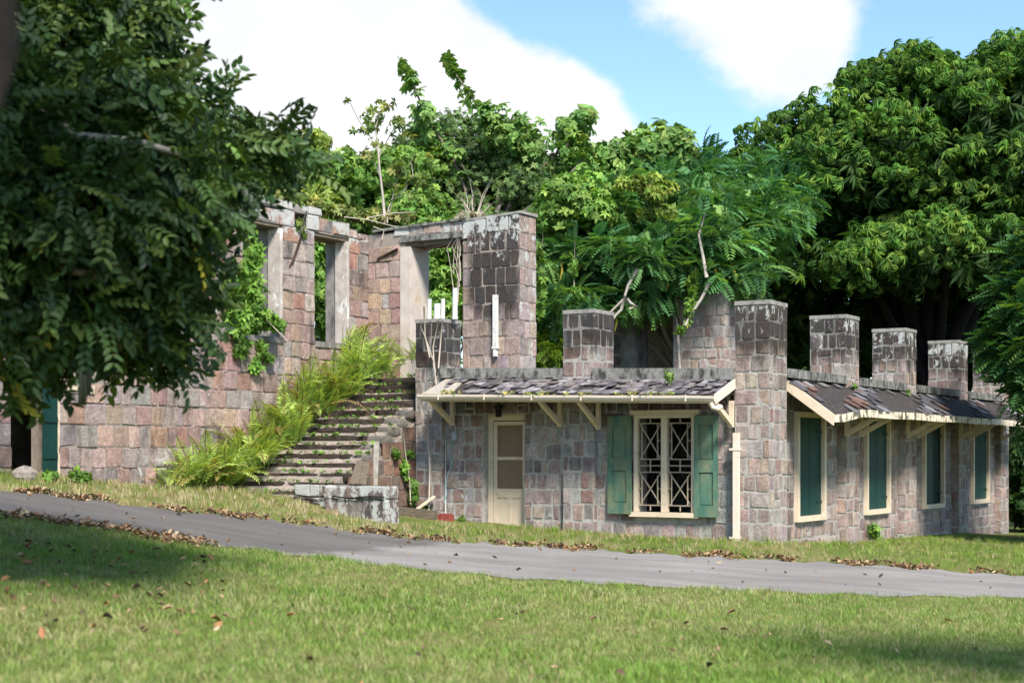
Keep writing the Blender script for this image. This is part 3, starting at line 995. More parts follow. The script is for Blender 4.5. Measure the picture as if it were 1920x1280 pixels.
# lattice window with shutters
TW = 0.11
wf = MB()
wf.box(WIN[1] - 0.06, WIN[1] + 0.02, TW - 0.045, TW + 0.06, 0.50, 2.27)
wf.box(WIN[0] - 0.02, WIN[0] + 0.06, TW - 0.045, TW + 0.06, 0.50, 2.27)
wf.box(WIN[0] + 0.06, WIN[1] - 0.06, TW - 0.045, TW + 0.06, 2.21, 2.27)
wf.box(2.00, 2.12, TW - 0.05, TW + 0.06, 0.50, 2.21)
wf = wf.build("window", "cream", bld)
wf["label"] = "cream framed window with crossed lattice bars"
MB().box(WIN[0] - 0.10, WIN[1] + 0.08, TW - 0.11, TW + 0.06, 0.41, 0.495).build("sill", "cream", wf)
MB().box(WIN[0] - 0.10, WIN[1] + 0.08, TW - 0.09, TW + 0.0, 2.275, 2.355).build("lintel_board", "cream", wf)
for a_, b_ in ((1.525, 1.995), (2.125, 2.595)):
    tl = TW - 0.005

    def bar(p, q, off=0.0):
        pa = (a_ + (b_ - a_) * p[0], tl + off, 0.52 + 1.68 * p[1])
        pb = (a_ + (b_ - a_) * q[0], tl + off, 0.52 + 1.68 * q[1])
        MB().bar(pa, pb, 0.020, 0.020).build("lattice_bar", "lattice", wf)
    for u in (0.18, 0.86):
        bar((u, 0.06), (u, 0.38))
        bar((u, 0.56), (u, 0.95))
    for z in (0.06, 0.42, 0.49, 0.56, 0.95):
        bar((0.02, z), (0.98, z), 0.003)
    bar((0.5, 0.42), (0.5, 0.56), 0.006)
    bar((0.5, 0.0), (0.5, 0.06), 0.006)
    bar((0.5, 0.95), (0.5, 1.0), 0.006)
    for z in (0.24, 0.76):
        bar((0.0, z), (0.18, z), 0.006)
        bar((0.86, z), (1.0, z), 0.006)
    bar((0.04, 0.06), (0.96, 0.42), 0.012)
    bar((0.96, 0.06), (0.04, 0.42), 0.02)
    bar((0.04, 0.56), (0.96, 0.95), 0.012)
    bar((0.96, 0.56), (0.04, 0.95), 0.02)


def panel_shutter(h0, h1, zb, zt, th0, th1, lab):
    """leaf from hinge edge h0 to free edge h1; th: distance of each edge before the wall"""
    def pt(u, w, z):
        return (h0 + (h1 - h0) * u, 0.095 - (th0 + (th1 - th0) * u) - w, z)
    o = None

    def slab(u0, u1, w0, w1, z0, z1, name, par):
        m_ = MB()
        m_.hexa([pt(u0, w0, z0), pt(u1, w0, z0), pt(u1, w1, z0), pt(u0, w1, z0), pt(u0, w0, z1), pt(u1, w0, z1), pt(u1, w1, z1), pt(u0, w1, z1)])
        return m_.build(name, "green_paint", par)
    o = slab(0, 1, 0, 0.016, zb, zt, "shutter", bld)
    o["label"] = lab
    for (u0, u1, z0, z1, nm) in ((0, 0.19, zb, zt, "stile"), (0.81, 1, zb, zt, "stile"), (0.19, 0.81, zb, zb + 0.2, "rail"), (0.19, 0.81, zt - 0.17, zt, "rail"), (0.19, 0.81, zb + 0.80, zb + 1.02, "rail")):
        slab(u0, u1, 0.0165, 0.045, z0, z1, nm, o)
    for z0, z1 in ((zb + 0.225, zb + 0.775), (zb + 1.045, zt - 0.195)):
        slab(0.27, 0.73, 0.0165, 0.026, z0, z1, "panel", o)
    return o


panel_shutter(2.70, 3.20, 0.455, 2.255, 0.06, 0.03, "faded green panelled shutter open on the left of the window")
panel_shutter(1.43, 0.985, 0.43, 2.245, 0.06, 0.04, "faded green panelled shutter open on the right of the window")

# junction box and cables left of the door
jb = part_box("junction_box", "grey_box", bld, 6.585, 6.675, 0.03, 0.10, 1.83, 1.97)
MB().tube([(6.62, 0.07, 1.97), (6.60, 0.05, 2.1), (6.66, 0.02, 2.22)], 0.009, 6).build("cable", "cable", bld, True)
MB().tube([(6.70, 0.085, 1.92), (6.80, 0.09, 1.94), (6.86, 0.095, 1.85), (6.87, 0.095, 1.2), (6.865, 0.095, 0.3)], 0.011, 6).build("cable", "cable", bld, True)
MB().tube([(6.69, 0.085, 1.84), (6.74, 0.09, 1.6), (6.74, 0.095, 1.3), (6.85, 0.09, 1.05), (6.84, 0.09, 0.75), (6.93, 0.07, 0.45), (6.96, 0.06, 0.28)], 0.010, 6).build("cable", "cable_blue", bld, True)

# side windows: closed board shutters in cream frames
for i, (a_, b_) in enumerate(SW):
    m_ = MB()
    m_.box(0.10, 0.24, a_, a_ + 0.10, 0.30, 2.34).box(0.10, 0.24, b_ - 0.10, b_, 0.30, 2.34)
    m_.box(0.10, 0.24, a_ + 0.10, b_ - 0.10, 2.24, 2.34).box(0.08, 0.24, a_ + 0.10, b_ - 0.10, 0.30, 0.40)
    w_ = m_.build("side_window", "cream", bld)
    nb = 4
    st = (b_ - a_ - 0.22) / nb
    for j in range(nb):
        MB().box(0.165 + 0.004 * (j % 2) + (0.03 if i == 2 and j > 1 else 0), 0.195 + 0.004 * (j % 2), a_ + 0.11 + j * st + 0.003, a_ + 0.11 + (j + 1) * st - 0.003, 0.405, 2.235).build("shutter_board", "green_dark", w_)
    for z in (0.62, 1.95):
        MB().box(0.152, 0.1645, a_ + 0.105, a_ + 0.34, z, z + 0.05).build("hinge_strap", "green_dark", w_)
        MB().box(0.152, 0.1645, b_ - 0.34, b_ - 0.105, z, z + 0.05).build("hinge_strap", "green_dark", w_)

# side canopy: torn tar paper with a few shingles left
SE = -0.80


def sroof(t, q, h=0.0):
    sag = (-0.12 * (1 - sstep(t, 1.2, 2.8)) - 0.006 * math.sin(t * 1.9)) * q
    return (0.10 + (SE - 0.10) * q, t, 2.93 + (2.385 - 2.93) * q + sag + h)


V, F = [], []
tsr = np.linspace(0.98, 16.3, 32)
for t in tsr:
    for q in np.linspace(0, 1, 7):
        V.append(P(*sroof(t, q, 0.004 * math.sin(t * 5 + q * 7))))
for i in range(31):
    for j in range(6):
        F.append((i * 7 + j, i * 7 + j + 1, i * 7 + j + 8, i * 7 + j + 7))
nb = len(V)
for t in tsr:
    for q in np.linspace(0, 1, 7):
        V.append(P(*sroof(t, q, -0.035)))
for i in range(31):
    for j in range(6):
        F.append(tuple(nb + v for v in (i * 7 + j, i * 7 + j + 7, i * 7 + j + 8, i * 7 + j + 1)))
    F.append((i * 7 + 6, nb + i * 7 + 6, nb + i * 7 + 13, i * 7 + 13))
F.append(tuple(range(7)) + tuple(nb + j for j in range(6, -1, -1)))
sc_ = link("side_canopy", mesh("side_canopy", V, F, "shingle_deck"), bld)
sc_["label"] = "side canopy of black tar paper with few shingles left"
for i in range(7 * 26):
    row, kx = divmod(i, 26)
    t = 1.0 + kx * 0.59 + rs.uniform(-0.2, 0.2)
    band = math.sin(t * 1.55 + row * 0.5) + 0.4 * math.sin(t * 4 + row)
    if band < 0.15 and not (row == 0 and rs.random() < 0.5):
        continue
    q0 = row / 7.2
    w, L = rs.uniform(0.14, 0.30), rs.uniform(0.20, 0.30)
    h = rs.uniform(0.012, 0.02)
    sk = rs.uniform(-0.04, 0.04)
    MB().hexa([sroof(t, q0, h), sroof(t + w, q0, h), sroof(t + w + sk, q0 + L, h + 0.015), sroof(t + sk, q0 + L, h + 0.015),
               sroof(t, q0, h + 0.012), sroof(t + w, q0, h + 0.012), sroof(t + w + sk, q0 + L, h + 0.035), sroof(t + sk, q0 + L, h + 0.035)]).build("shingle", "shingle", sc_, col=(*jit(rs.choice([(0.10, 0.095, 0.10), (0.14, 0.13, 0.135), (0.07, 0.065, 0.07), (0.13, 0.075, 0.06), (0.19, 0.18, 0.19)]), rs, 0.25, 0.03), 1))
for t0, t1 in ((1.5, 2.3), (4.8, 5.6), (5.7, 6.7), (9.0, 10.4)):
    MB().hexa([sroof(t0, 0.0, 0.03), sroof(t1, 0.0, 0.03), sroof(t1, 0.10, 0.03), sroof(t0, 0.08, 0.03), sroof(t0, 0, 0.036), sroof(t1, 0, 0.036), sroof(t1, 0.10, 0.036), sroof(t0, 0.08, 0.036)]).build("flashing_strip", "pvc", sc_)
V, F = [], []
for i, t in enumerate(tsr):
    p = sroof(t, 1.0)
    for ds, dz in ((-0.02, 0.0), (-0.045, 0.0), (-0.045, -0.14), (-0.02, -0.14)):
        V.append(P(p[0] + ds, t, p[2] + dz))
for i in range(31):
    for j in range(4):
        F.append((i * 4 + j, i * 4 + (j + 1) % 4, i * 4 + 4 + (j + 1) % 4, i * 4 + 4 + j))
F += [(0, 1, 2, 3), tuple(31 * 4 + j for j in (3, 2, 1, 0))]
link("side_fascia", mesh("side_fascia", V, F, "fascia"), bld)
p0, p1 = sroof(0.95, 0), sroof(0.95, 1.04)
MB().hexa([(p0[0], 0.92, p0[2] - 0.19), (p0[0], 0.965, p0[2] - 0.19), (p1[0], 0.965, p1[2] - 0.17), (p1[0], 0.92, p1[2] - 0.17),
           (p0[0], 0.92, p0[2] + 0.01), (p0[0], 0.965, p0[2] + 0.01), (p1[0], 0.965, p1[2] + 0.03), (p1[0], 0.92, p1[2] + 0.03)]).build("barge_board", "cream", bld)
for t in (3.9, 4.75, 7.85, 8.6, 12.0, 12.8, 16.0):
    bracket(t, 1.90, 0.0, 0.74, 2.37, bld, "cream", True)

# ------------------------------------------------------------------ the ruined two-storey wing
wing = thing("ruined_wing", P(10.35, -3, 0.9), "roofless two storey pink stone wing with empty window openings", "ruin")
MW = Masonry(wing, 8, (0.30, 0.24, 0.20))
S1, T1 = 10.35, 2.2
WO = [(0.31, 1.50, 3.92, 6.24), (-1.95, -0.73, 3.92, 6.26), (-4.25, -3.05, 3.92, 6.26), (-6.55, -5.35, 3.92, 6.26)]
LO_OPEN = [(-7.72, -6.74, 0.9, 3.05)]
ww = core("long_wall", "mortar_dark", wing, 'R', S1, 0.62, [-10.5, T1], [0.3, 6.28], WO + LO_OPEN)
wst = lambda u, z: 0.22 + 0.15 * sstep(z, 5.9, 6.6) + 0.12 * math.sin(u * 2.3 + 1) * math.sin(z * 1.9)
wli = lambda u, z: 0.75 * sstep(z, 5.9, 6.5) + 0.24 + 0.18 * math.sin(u * 1.7) * math.sin(z * 3.1)
MW.face(ww, 'R', S1, -10.5, T1 - 0.02, 3.55, 6.26, 0.34, 0.24, 0.46, PAL_WING, 0.016, 0.03, WO, wst, wli, rough=1.6)
MW.face(ww, 'R', S1, -10.5, T1 - 0.02, 0.55, 3.55, 0.36, 0.24, 0.46, PAL_WING, 0.024, 0.025, LO_OPEN, wst, wli, rough=1.6,
        keep=lambda a_, b_, c_, d_: not (a_ > -2.7 and d_ < 3.16 + (a_ - 1.0) * 0.61))
# broken coping course along the top
rw = random.Random(21)
t = -10.5
while t < 0.95:
    w = rw.uniform(0.35, 0.62)
    if rw.random() > 0.05:
        zt = 6.26 + 0.30 + rw.uniform(-0.03, 0.03)
        MW.stone(ww, (lambda u, z, w_: (S1 - w_, u, z)), t, t + w, 6.27, zt, 0.016, 0.045, PAL_WING, lambda u, z: 0.12, lambda u, z: 0.75, 1.6)
        MB().box(S1 - 0.01, S1 + 0.58, t + 0.02, t + w - 0.02, 6.285, zt - 0.03).build("coping_stone", "reveal", wing)
    t += w
for t0, t1, z1 in ((0.97, 1.35, 6.42), (1.40, 1.78, 6.46), (1.78, 2.18, 6.40)):
    MB().box(S1 - 0.01, S1 + 0.5, t0, t1, 6.285, z1).build("coping_stone", "reveal", wing)
    MW.stone(ww, (lambda u, z, w_: (S1 - w_, u, z)), t0, t1, 6.27, z1, 0.016, 0.03, PAL_WING, lambda u, z: 0.2, lambda u, z: 0.5, 1.6)
# second coping layer over the left part
t = -10.5
while t < 0.2:
    w = rw.uniform(0.4, 0.7)
    MW.stone(ww, (lambda u, z, w_: (S1 - w_, u, z)), t, t + w, 6.60, 6.60 + rw.uniform(0.14, 0.2), 0.014, 0.05, PAL_WING, lambda u, z: 0.2, lambda u, z: 0.95, 1.8)
    MB().box(S1 - 0.01, S1 + 0.5, t + 0.02, t + w - 0.02, 6.575, 6.70).build("coping_stone", "reveal", wing)
    t += w
# sills, timber lintels
for (a_, b_, c_, d_) in WO[:3]:
    part_box("window_sill", "reveal", wing, S1 - 0.05, S1 + 0.6, a_ + 0.01, b_ - 0.01, c_ - 0.10, c_ + 0.02)
    part_box("timber_lintel", "timber", wing, S1 + 0.02, S1 + 0.60, a_ + 0.003, b_ - 0.003, d_ - 0.07, d_ - 0.004)
    # plaster band on the far reveal and the narrow white jamb
    part_box("jamb", "jamb_paint", wing, S1 - 0.012, S1 + 0.30, b_ - 0.10, b_ - 0.004, c_ + 0.02, d_ - 0.075)
    part_box("jamb", "reveal", wing, S1 + 0.31, S1 + 0.60, b_ - 0.05, b_ - 0.004, c_ + 0.02, d_ - 0.075)
MB().tube([(S1 - 0.03, -0.1, 6.2), (S1 - 0.05, -0.45, 5.55), (S1 + 0.1, -0.75, 5.0)], 0.025, 6).build("rusty_bar", "iron", wing, True)
# cross wall with the doorway and the tall pier
DW = (7.84, 9.34, 3.0, 6.16)
cw = core("doorway_wall", "mortar_dark", wing, 'F', T1, 0.69, [6.44, S1], [2.3, 6.40], [DW])
MW.face(cw, 'F', T1, 9.46, S1 - 0.01, 3.0, 6.12, 0.345, 0.22, 0.40, PAL_WING, 0.014, 0.03, (), lambda u, z: 0.08, lambda u, z: 0.08, rough=1.5)
pst = lambda u, z: 0.16 + 1.0 * sstep(z, 3.9, 5.1) * sstep(7.75 - u, -0.15, 0.35) * (0.55 + 0.45 * sstep(u, 6.3, 6.9))
pli = lambda u, z: 0.60 * sstep(z, 5.2, 6.4) + 0.16
MW.face(cw, 'F', T1, 6.43, 7.84, 2.9, 6.56, 0.35, 0.20, 0.36, PAL_PIER, 0.018, 0.018, (), pst, pli)
MW.face(cw, 'R', 6.44, T1 - 0.01, T1 + 0.69, 2.9, 6.56, 0.35, 0.20, 0.38, PAL_PIER, 0.018, 0.018, (), lambda u, z: 0.05 + 0.25 * sstep(z, 5.2, 6.4), lambda u, z: 0.45)
MB().hexa([(6.40, T1 - 0.02, 6.57), (7.86, T1 - 0.02, 6.50), (7.86, T1 + 0.7, 6.50), (6.40, T1 + 0.7, 6.57), (6.40, T1 - 0.02, 6.62), (7.86, T1 - 0.02, 6.55), (7.86, T1 + 0.7, 6.62), (6.40, T1 + 0.7, 6.64)]).build("pier_cap", "cap", wing)
part_box("pier_core", "mortar_dark", wing, 6.46, 7.82, T1 + 0.02, T1 + 0.68, 6.39, 6.53)
# lintel layers
part_box("stone_lintel", "coping", wing, 7.845, 9.45, T1 - 0.05, T1 + 0.3, 6.17, 6.29)
part_box("timber_lintel", "timber", wing, 7.845, 9.40, T1 + 0.02, T1 + 0.6, 6.07, 6.155)
u = 7.86
while u < 9.5:
    w = rw.uniform(0.3, 0.55)
    MW.stone(cw, (lambda q, z, w_: (q, T1 - w_, z)), u, min(9.62, u + w), 6.30, 6.52 + rw.uniform(-0.02, 0.02), 0.014, 0.02, PAL_PIER, lambda q, z: 0.3, lambda q, z: 0.8, 1.5)
    u += w
MB().hexa([(7.86, T1 - 0.06, 6.525), (10.2, T1 - 0.05, 6.44), (10.2, T1 + 0.7, 6.44), (7.86, T1 + 0.7, 6.525), (7.86, T1 - 0.06, 6.57), (10.2, T1 - 0.05, 6.50), (10.2, T1 + 0.7, 6.62), (7.86, T1 + 0.7, 6.66)]).build("roof_slab", "coping", wing)
# plastered jamb of the doorway
part_box("doorway_jamb", "plaster", wing, 9.20, 9.455, T1 - 0.035, T1 + 0.70, 2.95, 6.065)
MB().tube([(9.5, T1 - 0.07, 6.02), (10.05, T1 - 0.05, 5.86)], 0.03, 6).build("rusty_bar", "iron", wing, True)
MB().tube([(7.7, T1 - 0.03, 6.12), (8.9, T1 + 0.1, 5.98)], 0.025, 6).build("rusty_bar", "iron", wing, True)
MW.finish(300)
# lower doorway with an open board shutter, at the far left
leafp = lambda u, w, z: (S1 - 0.03 - u * 0.12 - w, -6.76 - u * 0.42, z)
lf = MB().hexa([leafp(0, 0, 1.26), leafp(1, 0, 1.26), leafp(1, 0.03, 1.26), leafp(0, 0.03, 1.26), leafp(0, 0, 3.0), leafp(1, 0, 3.0), leafp(1, 0.03, 3.0), leafp(0, 0.03, 3.0)]).build("shutter", "green_dark", wing)
lf["label"] = "dull green board shutter ajar"
for z in (1.48, 2.1, 2.75):
    MB().hexa([leafp(0.02, 0.0305, z), leafp(0.98, 0.0305, z), leafp(0.98, 0.05, z), leafp(0.02, 0.05, z), leafp(0.02, 0.0305, z + 0.09), leafp(0.98, 0.0305, z + 0.09), leafp(0.98, 0.05, z + 0.09), leafp(0.02, 0.05, z + 0.09)]).build("batten", "green_dark", lf)
part_box("door_post", "timber_pale", wing, S1 - 0.03, S1 + 0.2, -6.745, -6.68, 1.15, 3.05)
part_box("pink_lintel_board", "timber_pale", wing, S1 - 0.05, S1 - 0.0, -6.6, -5.9, 2.62, 2.76)
part_box("dark_room_wall", "mortar_dark", wing, S1 + 2.2, S1 + 2.6, -10.5, T1, 0.3, 3.6)
part_box("upper_floor", "mortar_dark", wing, S1 + 0.6, S1 + 2.2, -10.5, T1, 3.3, 3.55)

# ------------------------------------------------------------------ the ruin behind
rear = thing("rear_ruin", P(6, 9, 0.2), "broken stone pier and dark doorway half hidden behind the battlement", "ruin")
MR = Masonry(rear, 15)
RD = (6.14, 7.2, 0.4, 5.6)
rc = core("pier_wall", "mortar", rear, 'F', 9.0, 0.7, [4.77, 8.6], [-0.6, 5.15], [RD])
MR.face(rc, 'F', 9.0, 4.77, 6.12, 2.0, 5.15, 0.27, 0.17, 0.32, PAL_SIDE, 0.03, 0.02, (), lambda u, z: 0.08, lambda u, z: 0.2)
MR.face(rc, 'F', 9.0, 7.58, 8.6, 2.0, 5.15, 0.30, 0.2, 0.36, PAL_FRONT, 0.02, 0.02, (), lambda u, z: 0.45, lambda u, z: 0.1)
MR.face(rc, 'R', 4.77, 8.99, 9.7, 2.0, 5.15, 0.27, 0.17, 0.32, PAL_SIDE, 0.03, 0.02, (), lambda u, z: 0.08, lambda u, z: 0.2)
MB().hexa([(4.9, 9.03, 5.14), (5.9, 9.03, 5.14), (5.9, 9.65, 5.14), (4.9, 9.65, 5.14), (5.15, 9.1, 5.72), (5.45, 9.1, 5.76), (5.45, 9.5, 5.76), (5.15, 9.5, 5.72)]).build("broken_top", "reveal", rear)
MR.face(rc, 'F', 9.03, 5.02, 5.70, 5.15, 5.45, 0.3, 0.17, 0.30, PAL_SIDE, 0.03, 0.02, (), lambda u, z: 0.2, lambda u, z: 0.2)
part_box("door_jamb", "reveal", rear, 7.19, 7.56, 8.96, 9.69, 0.3, 5.14)
part_box("lintel", "timber", rear, 6.0, 7.6, 8.97, 9.6, 5.155, 5.3)
part_box("ceiling_slab", "coping", rear, 4.8, 9.2, 9.72, 11.6, 5.02, 5.14)  # unseen lid, added to keep the doorway dark
part_box("inner_wall", "mortar_dark", rear, 4.9, 9.2, 11.2, 11.6, -0.4, 5.6)
part_box("return_wall", "mortar_dark", rear, 4.8, 5.1, 9.72, 11.2, -0.4, 5.0)
MR.finish(300)

# ------------------------------------------------------------------ stairs
stairs = thing("stone_stairs", P(8.9, -2.8, 0.85), "wide weathered stone stairs climbing to the doorway of the ruin", "stairs")


def rough_block(name, mat, parent, a0, a1, b0, b1, c0, c1, r, col, amp=0.022, n=(6, 3, 2)):
    V, F = [], []
    index = {}

    def vid(i, j, k_):
        key = (i, j, k_)
        if key not in index:
            x, y, z = i / n[0], j / n[1], k_ / n[2]
            ext = sum(v in (0, n[q]) for q, v in enumerate(key))
            sh = 0.012 * (ext - 1)
            u = a0 + (a1 - a0) * x + (sh if i == 0 else -sh if i == n[0] else 0) + r.uniform(-amp, amp) * (0.3 if i in (0, n[0]) else 1)
            v = b0 + (b1 - b0) * y + (sh if j == 0 else -sh if j == n[1] else 0) + r.uniform(-amp, amp) * 0.8
            w = c0 + (c1 - c0) * z + (sh if k_ == 0 else -sh if k_ == n[2] else 0) + r.uniform(-amp, amp) * 0.6
            index[key] = len(V)
            V.append(P(u, v, w))
        return index[key]
    for i in range(n[0]):
        for j in range(n[1]):
            F.append((vid(i, j, 0), vid(i + 1, j, 0), vid(i + 1, j + 1, 0), vid(i, j + 1, 0)))
            F.append((vid(i, j, n[2]), vid(i, j + 1, n[2]), vid(i + 1, j + 1, n[2]), vid(i + 1, j, n[2])))
    for i in range(n[0]):
        for k_ in range(n[2]):
            F.append((vid(i, 0, k_), vid(i, 0, k_ + 1), vid(i + 1, 0, k_ + 1), vid(i + 1, 0, k_)))
            F.append((vid(i, n[1], k_), vid(i + 1, n[1], k_), vid(i + 1, n[1], k_ + 1), vid(i, n[1], k_ + 1)))
    for j in range(n[1]):
        for k_ in range(n[2]):
            F.append((vid(0, j, k_), vid(0, j + 1, k_), vid(0, j + 1, k_ + 1), vid(0, j, k_ + 1)))
            F.append((vid(n[0], j, k_), vid(n[0], j, k_ + 1), vid(n[0], j + 1, k_ + 1), vid(n[0], j + 1, k_)))
    return link(name, mesh(name, V, F, mat, False, col=(*col, 0.45), lich=0.5), parent)


rt = random.Random(33)
STEPS = []
for k_ in range(15):
    z = 3.16 - 0.178 * k_
    t = 0.98 - 0.29 * k_
    STEPS.append((t, z))
    sr = 7.58 + (0.0 if t > -0.4 else rt.uniform(-0.04, 0.08))
    cuts = [sr] + ([sr + rt.uniform(0.26, 0.45)] if 4 <= k_ <= 9 else []) + sorted(rt.uniform(8.1, 9.9) for _ in range(2)) + [S1 - 0.03]
    for a_, b_ in zip(cuts[:-1], cuts[1:]):
        if b_ - a_ < 0.12:
            continue
        rough_block("step", "step_stone", stairs, a_ + 0.006, b_ - 0.006, t + rt.uniform(-0.02, 0.02), t + 0.42, z - 0.185, z + rt.uniform(-0.01, 0.012), rt, (jit((0.17, 0.155, 0.135), rt, 0.3, 0.03) if (4 <= k_ <= 9 and a_ < 7.75) else jit((0.050, 0.039, 0.031), rt, 0.25, 0.05)), 0.013 if b_ - a_ > 0.5 else 0.006, (max(2, int((b_ - a_) / 0.16)), 3, 3))
# solid under the steps, landing
V = [P(7.66, 0.9, 0.3), P(7.66, -2.9, 0.3), P(7.66, -2.9, 0.72), P(7.66, 0.9, 2.95), P(S1 - 0.04, 0.9, 0.3), P(S1 - 0.04, -2.9, 0.3), P(S1 - 0.04, -2.9, 0.72), P(S1 - 0.04, 0.9, 2.95)]
link("stair_core", mesh("stair_core", V, [(0, 1, 2, 3), (7, 6, 5, 4), (0, 4, 5, 1), (1, 5, 6, 2), (2, 6, 7, 3), (3, 7, 4, 0)], "mortar_dark"), stairs)
part_box("landing", "coping", stairs, 7.58, S1 - 0.03, 1.38, T1 - 0.04, 2.6, 3.14)
part_box("landing_block", "coping", stairs, 7.54, 7.60, 0.1, 1.36, 2.2, 3.12)
# side wall of the stairs
MS = Masonry(stairs, 40, (0.12, 0.09, 0.07))
sidew = MB().hexa([(7.58, -2.6, 0.1), (7.64, -2.6, 0.1), (7.64, 0.12, 0.1), (7.58, 0.12, 0.1), (7.58, -2.6, 0.55), (7.64, -2.6, 0.55), (7.64, 0.12, 2.2), (7.58, 0.12, 2.2)]).build("side_masonry", "mortar_dark", stairs)
MS.face(sidew, 'R', 7.58, -2.7, 0.1, 0.2, 2.4, 0.33, 0.24, 0.42, [(0.25, 0.13, 0.095), (0.22, 0.14, 0.11), (0.20, 0.15, 0.13), (0.28, 0.17, 0.125)], 0.016, 0.02, (), lambda u, z: 0.12 + 0.5 * sstep(z, 1.2, 2.1), lambda u, z: 0.15,
        keep=lambda a_, b_, c_, d_: d_ < 3.16 - 0.2 + (a_ - 0.98) * 0.61 + 0.1)
MS.finish(300)

# low block at the foot of the stairs
blk = thing("low_stone_block", P(6.9, -3.2, 0.45), "low blackened stone block with white lichen at the foot of the stairs", "stone block")
MK = Masonry(blk, 44, (0.15, 0.13, 0.11))
lb = MB().box(5.86, 7.2, -3.28, -2.92, 0.05, 0.98).box(7.2, 8.15, -3.0, -2.35, 0.05, 0.98).build("block_core", "coping", blk)
for z0, z1 in ((0.28, 0.76), (0.76, 0.99)):
    MK.face(lb, 'F', -3.28, 5.85, 7.21, z0, z1, 0.9, 0.26, 0.48, PAL_PIER, 0.010, 0.02, (), lambda u, z: 0.50, lambda u, z: 0.62 + 0.25 * sstep(z, 0.7, 1.0), rough=1.2)
    MK.face(lb, 'F', -3.0, 7.2, 8.16, max(z0, 0.40), z1, 0.9, 0.24, 0.42, PAL_PIER, 0.010, 0.02, (), lambda u, z: 0.55, lambda u, z: 0.62 + 0.25 * sstep(z, 0.7, 1.0), rough=1.2)
    MK.face(lb, 'R', 5.86, -3.29, -2.91, z0, z1, 0.9, 0.26, 0.46, PAL_PIER, 0.010, 0.02, (), lambda u, z: 0.4, lambda u, z: 0.6, rough=1.2)
MK.finish(300)
MB().tube([(5.86 + 2.3 * i / 14, -3.33 + (0.27 if 5.86 + 2.3 * i / 14 > 7.1 else 0), 0.79 + 0.02 * math.sin(i)) for i in range(15)], 0.012, 6).build("cable", "black_metal", blk, True)

# ------------------------------------------------------------------ loose things round the stairs
# (uprights on the left battlement pier)
for (s, z1, r_, lab) in ((7.42, 4.67, 0.045, "leftmost thin white pipe standing on the battlement pier"), (7.22, 4.57, 0.075, "short thick white pipe standing on the battlement pier"),
                         (7.09, 4.66, 0.040, "thin white pipe just right of the short thick one on the pier"), (6.80, 4.86, 0.052, "tallest white pipe at the right edge of the battlement pier")):
    tq = 0.33
    rp = MB()
    n_ = 12
    pts = [(s, tq, 4.24), (s - 0.002, tq, (4.24 + z1) / 2), (s - 0.004, tq, z1)]
    rp.tube(pts, [r_, r_, r_], n_, cap=False)
    rp.tube([(s - 0.004, tq, z1), (s - 0.004, tq, z1 - 0.06)], [r_, r_ * 0.82], n_, cap=True)
    rp.tube([(s, tq, 4.24), (s, tq, 4.29)], [r_ * 1.18, r_ * 1.18], n_)
    o = rp.build("white_pipe", "pvc", None, False)
    tag(o, lab, "pipe", "white pipes on the battlement pier")
o = MB().box(6.93, 7.02, T1 - 0.115, T1 - 0.025, 3.80, 4.89).box(6.94, 7.01, T1 - 0.11, T1 - 0.03, 3.60, 3.795).box(6.91, 7.04, T1 - 0.12, T1 - 0.018, 3.76, 3.82).build("wall_pipe", "pvc")
tag(o, "white square downpipe stub fixed to the face of the tall pier", "pipe")
leanA = thing("rotten_boards", P(7.0, -2.6, 1.0), "dark rotten boards leaning beside the lower steps", "boards")
for i, (s0, dz) in enumerate(((7.62, 0.0), (7.50, -0.04), (7.40, -0.03))):
    MB().bar((s0, -1.7 - 0.05 * i, 1.42 + dz), (s0 - 0.62, -2.75, 1.0), 0.13, 0.03, up=(0.3, -0.2, 1)).build("board", "timber", leanA)
o = MB().hexa([(7.50, -1.35, 0.95), (7.60, -1.35, 0.95), (7.60, -1.31, 0.95), (7.50, -1.31, 0.95), (7.47, -1.33, 1.78), (7.57, -1.33, 1.78), (7.57, -1.29, 1.78), (7.47, -1.29, 1.80)]).build("white_board", "timber_white")
tag(o, "weathered white board standing upright against the stair side", "board")
o = MB().bar((7.15, -0.85, 0.33), (7.0, -0.1, 0.72), 0.07, 0.03).build("pale_stick", "timber_pale")
tag(o, "pale splintered board leaning in the corner below the wall", "board")
o = MB().hexa([(6.5, -0.85, 0.30), (7.4, -1.05, 0.38), (7.42, -0.90, 0.38), (6.52, -0.70, 0.30), (6.5, -0.85, 0.47), (7.4, -1.05, 0.54), (7.42, -0.90, 0.54), (6.52, -0.70, 0.47)]).build("timber_beam", "timber")
tag(o, "dark weathered timber lying on the grass by the wall", "timber")
o = MB().box(6.40, 6.66, -0.50, -0.30, 0.22, 0.38).box(6.43, 6.63, -0.47, -0.33, 0.381, 0.40).build("red_block", "red_paint")
tag(o, "small red painted block at the wall foot below the cables", "block")

# rocks by the drive at the left
def rock(name, loc, sx, sy, sz, seed, label):
    r = random.Random(seed)
    V, F = [], []
    nr, ns = 5, 9
    for i in range(nr + 1):
        ph = math.pi * i / nr
        for j in range(ns):
            th = 2 * math.pi * j / ns
            q = 1 + r.uniform(-0.16, 0.16)
            V.append((loc[0] + sx * q * math.sin(ph) * math.cos(th), loc[1] + sy * q * math.sin(ph) * math.sin(th), loc[2] + sz * q * math.cos(ph)))
    for i in range(nr):
        for j in range(ns):
            F.append((i * ns + j, i * ns + (j + 1) % ns, (i + 1) * ns + (j + 1) % ns, (i + 1) * ns + j))
    o = link(name, mesh(name, V, F, "rock", False))
    return tag(o, label, "rock")


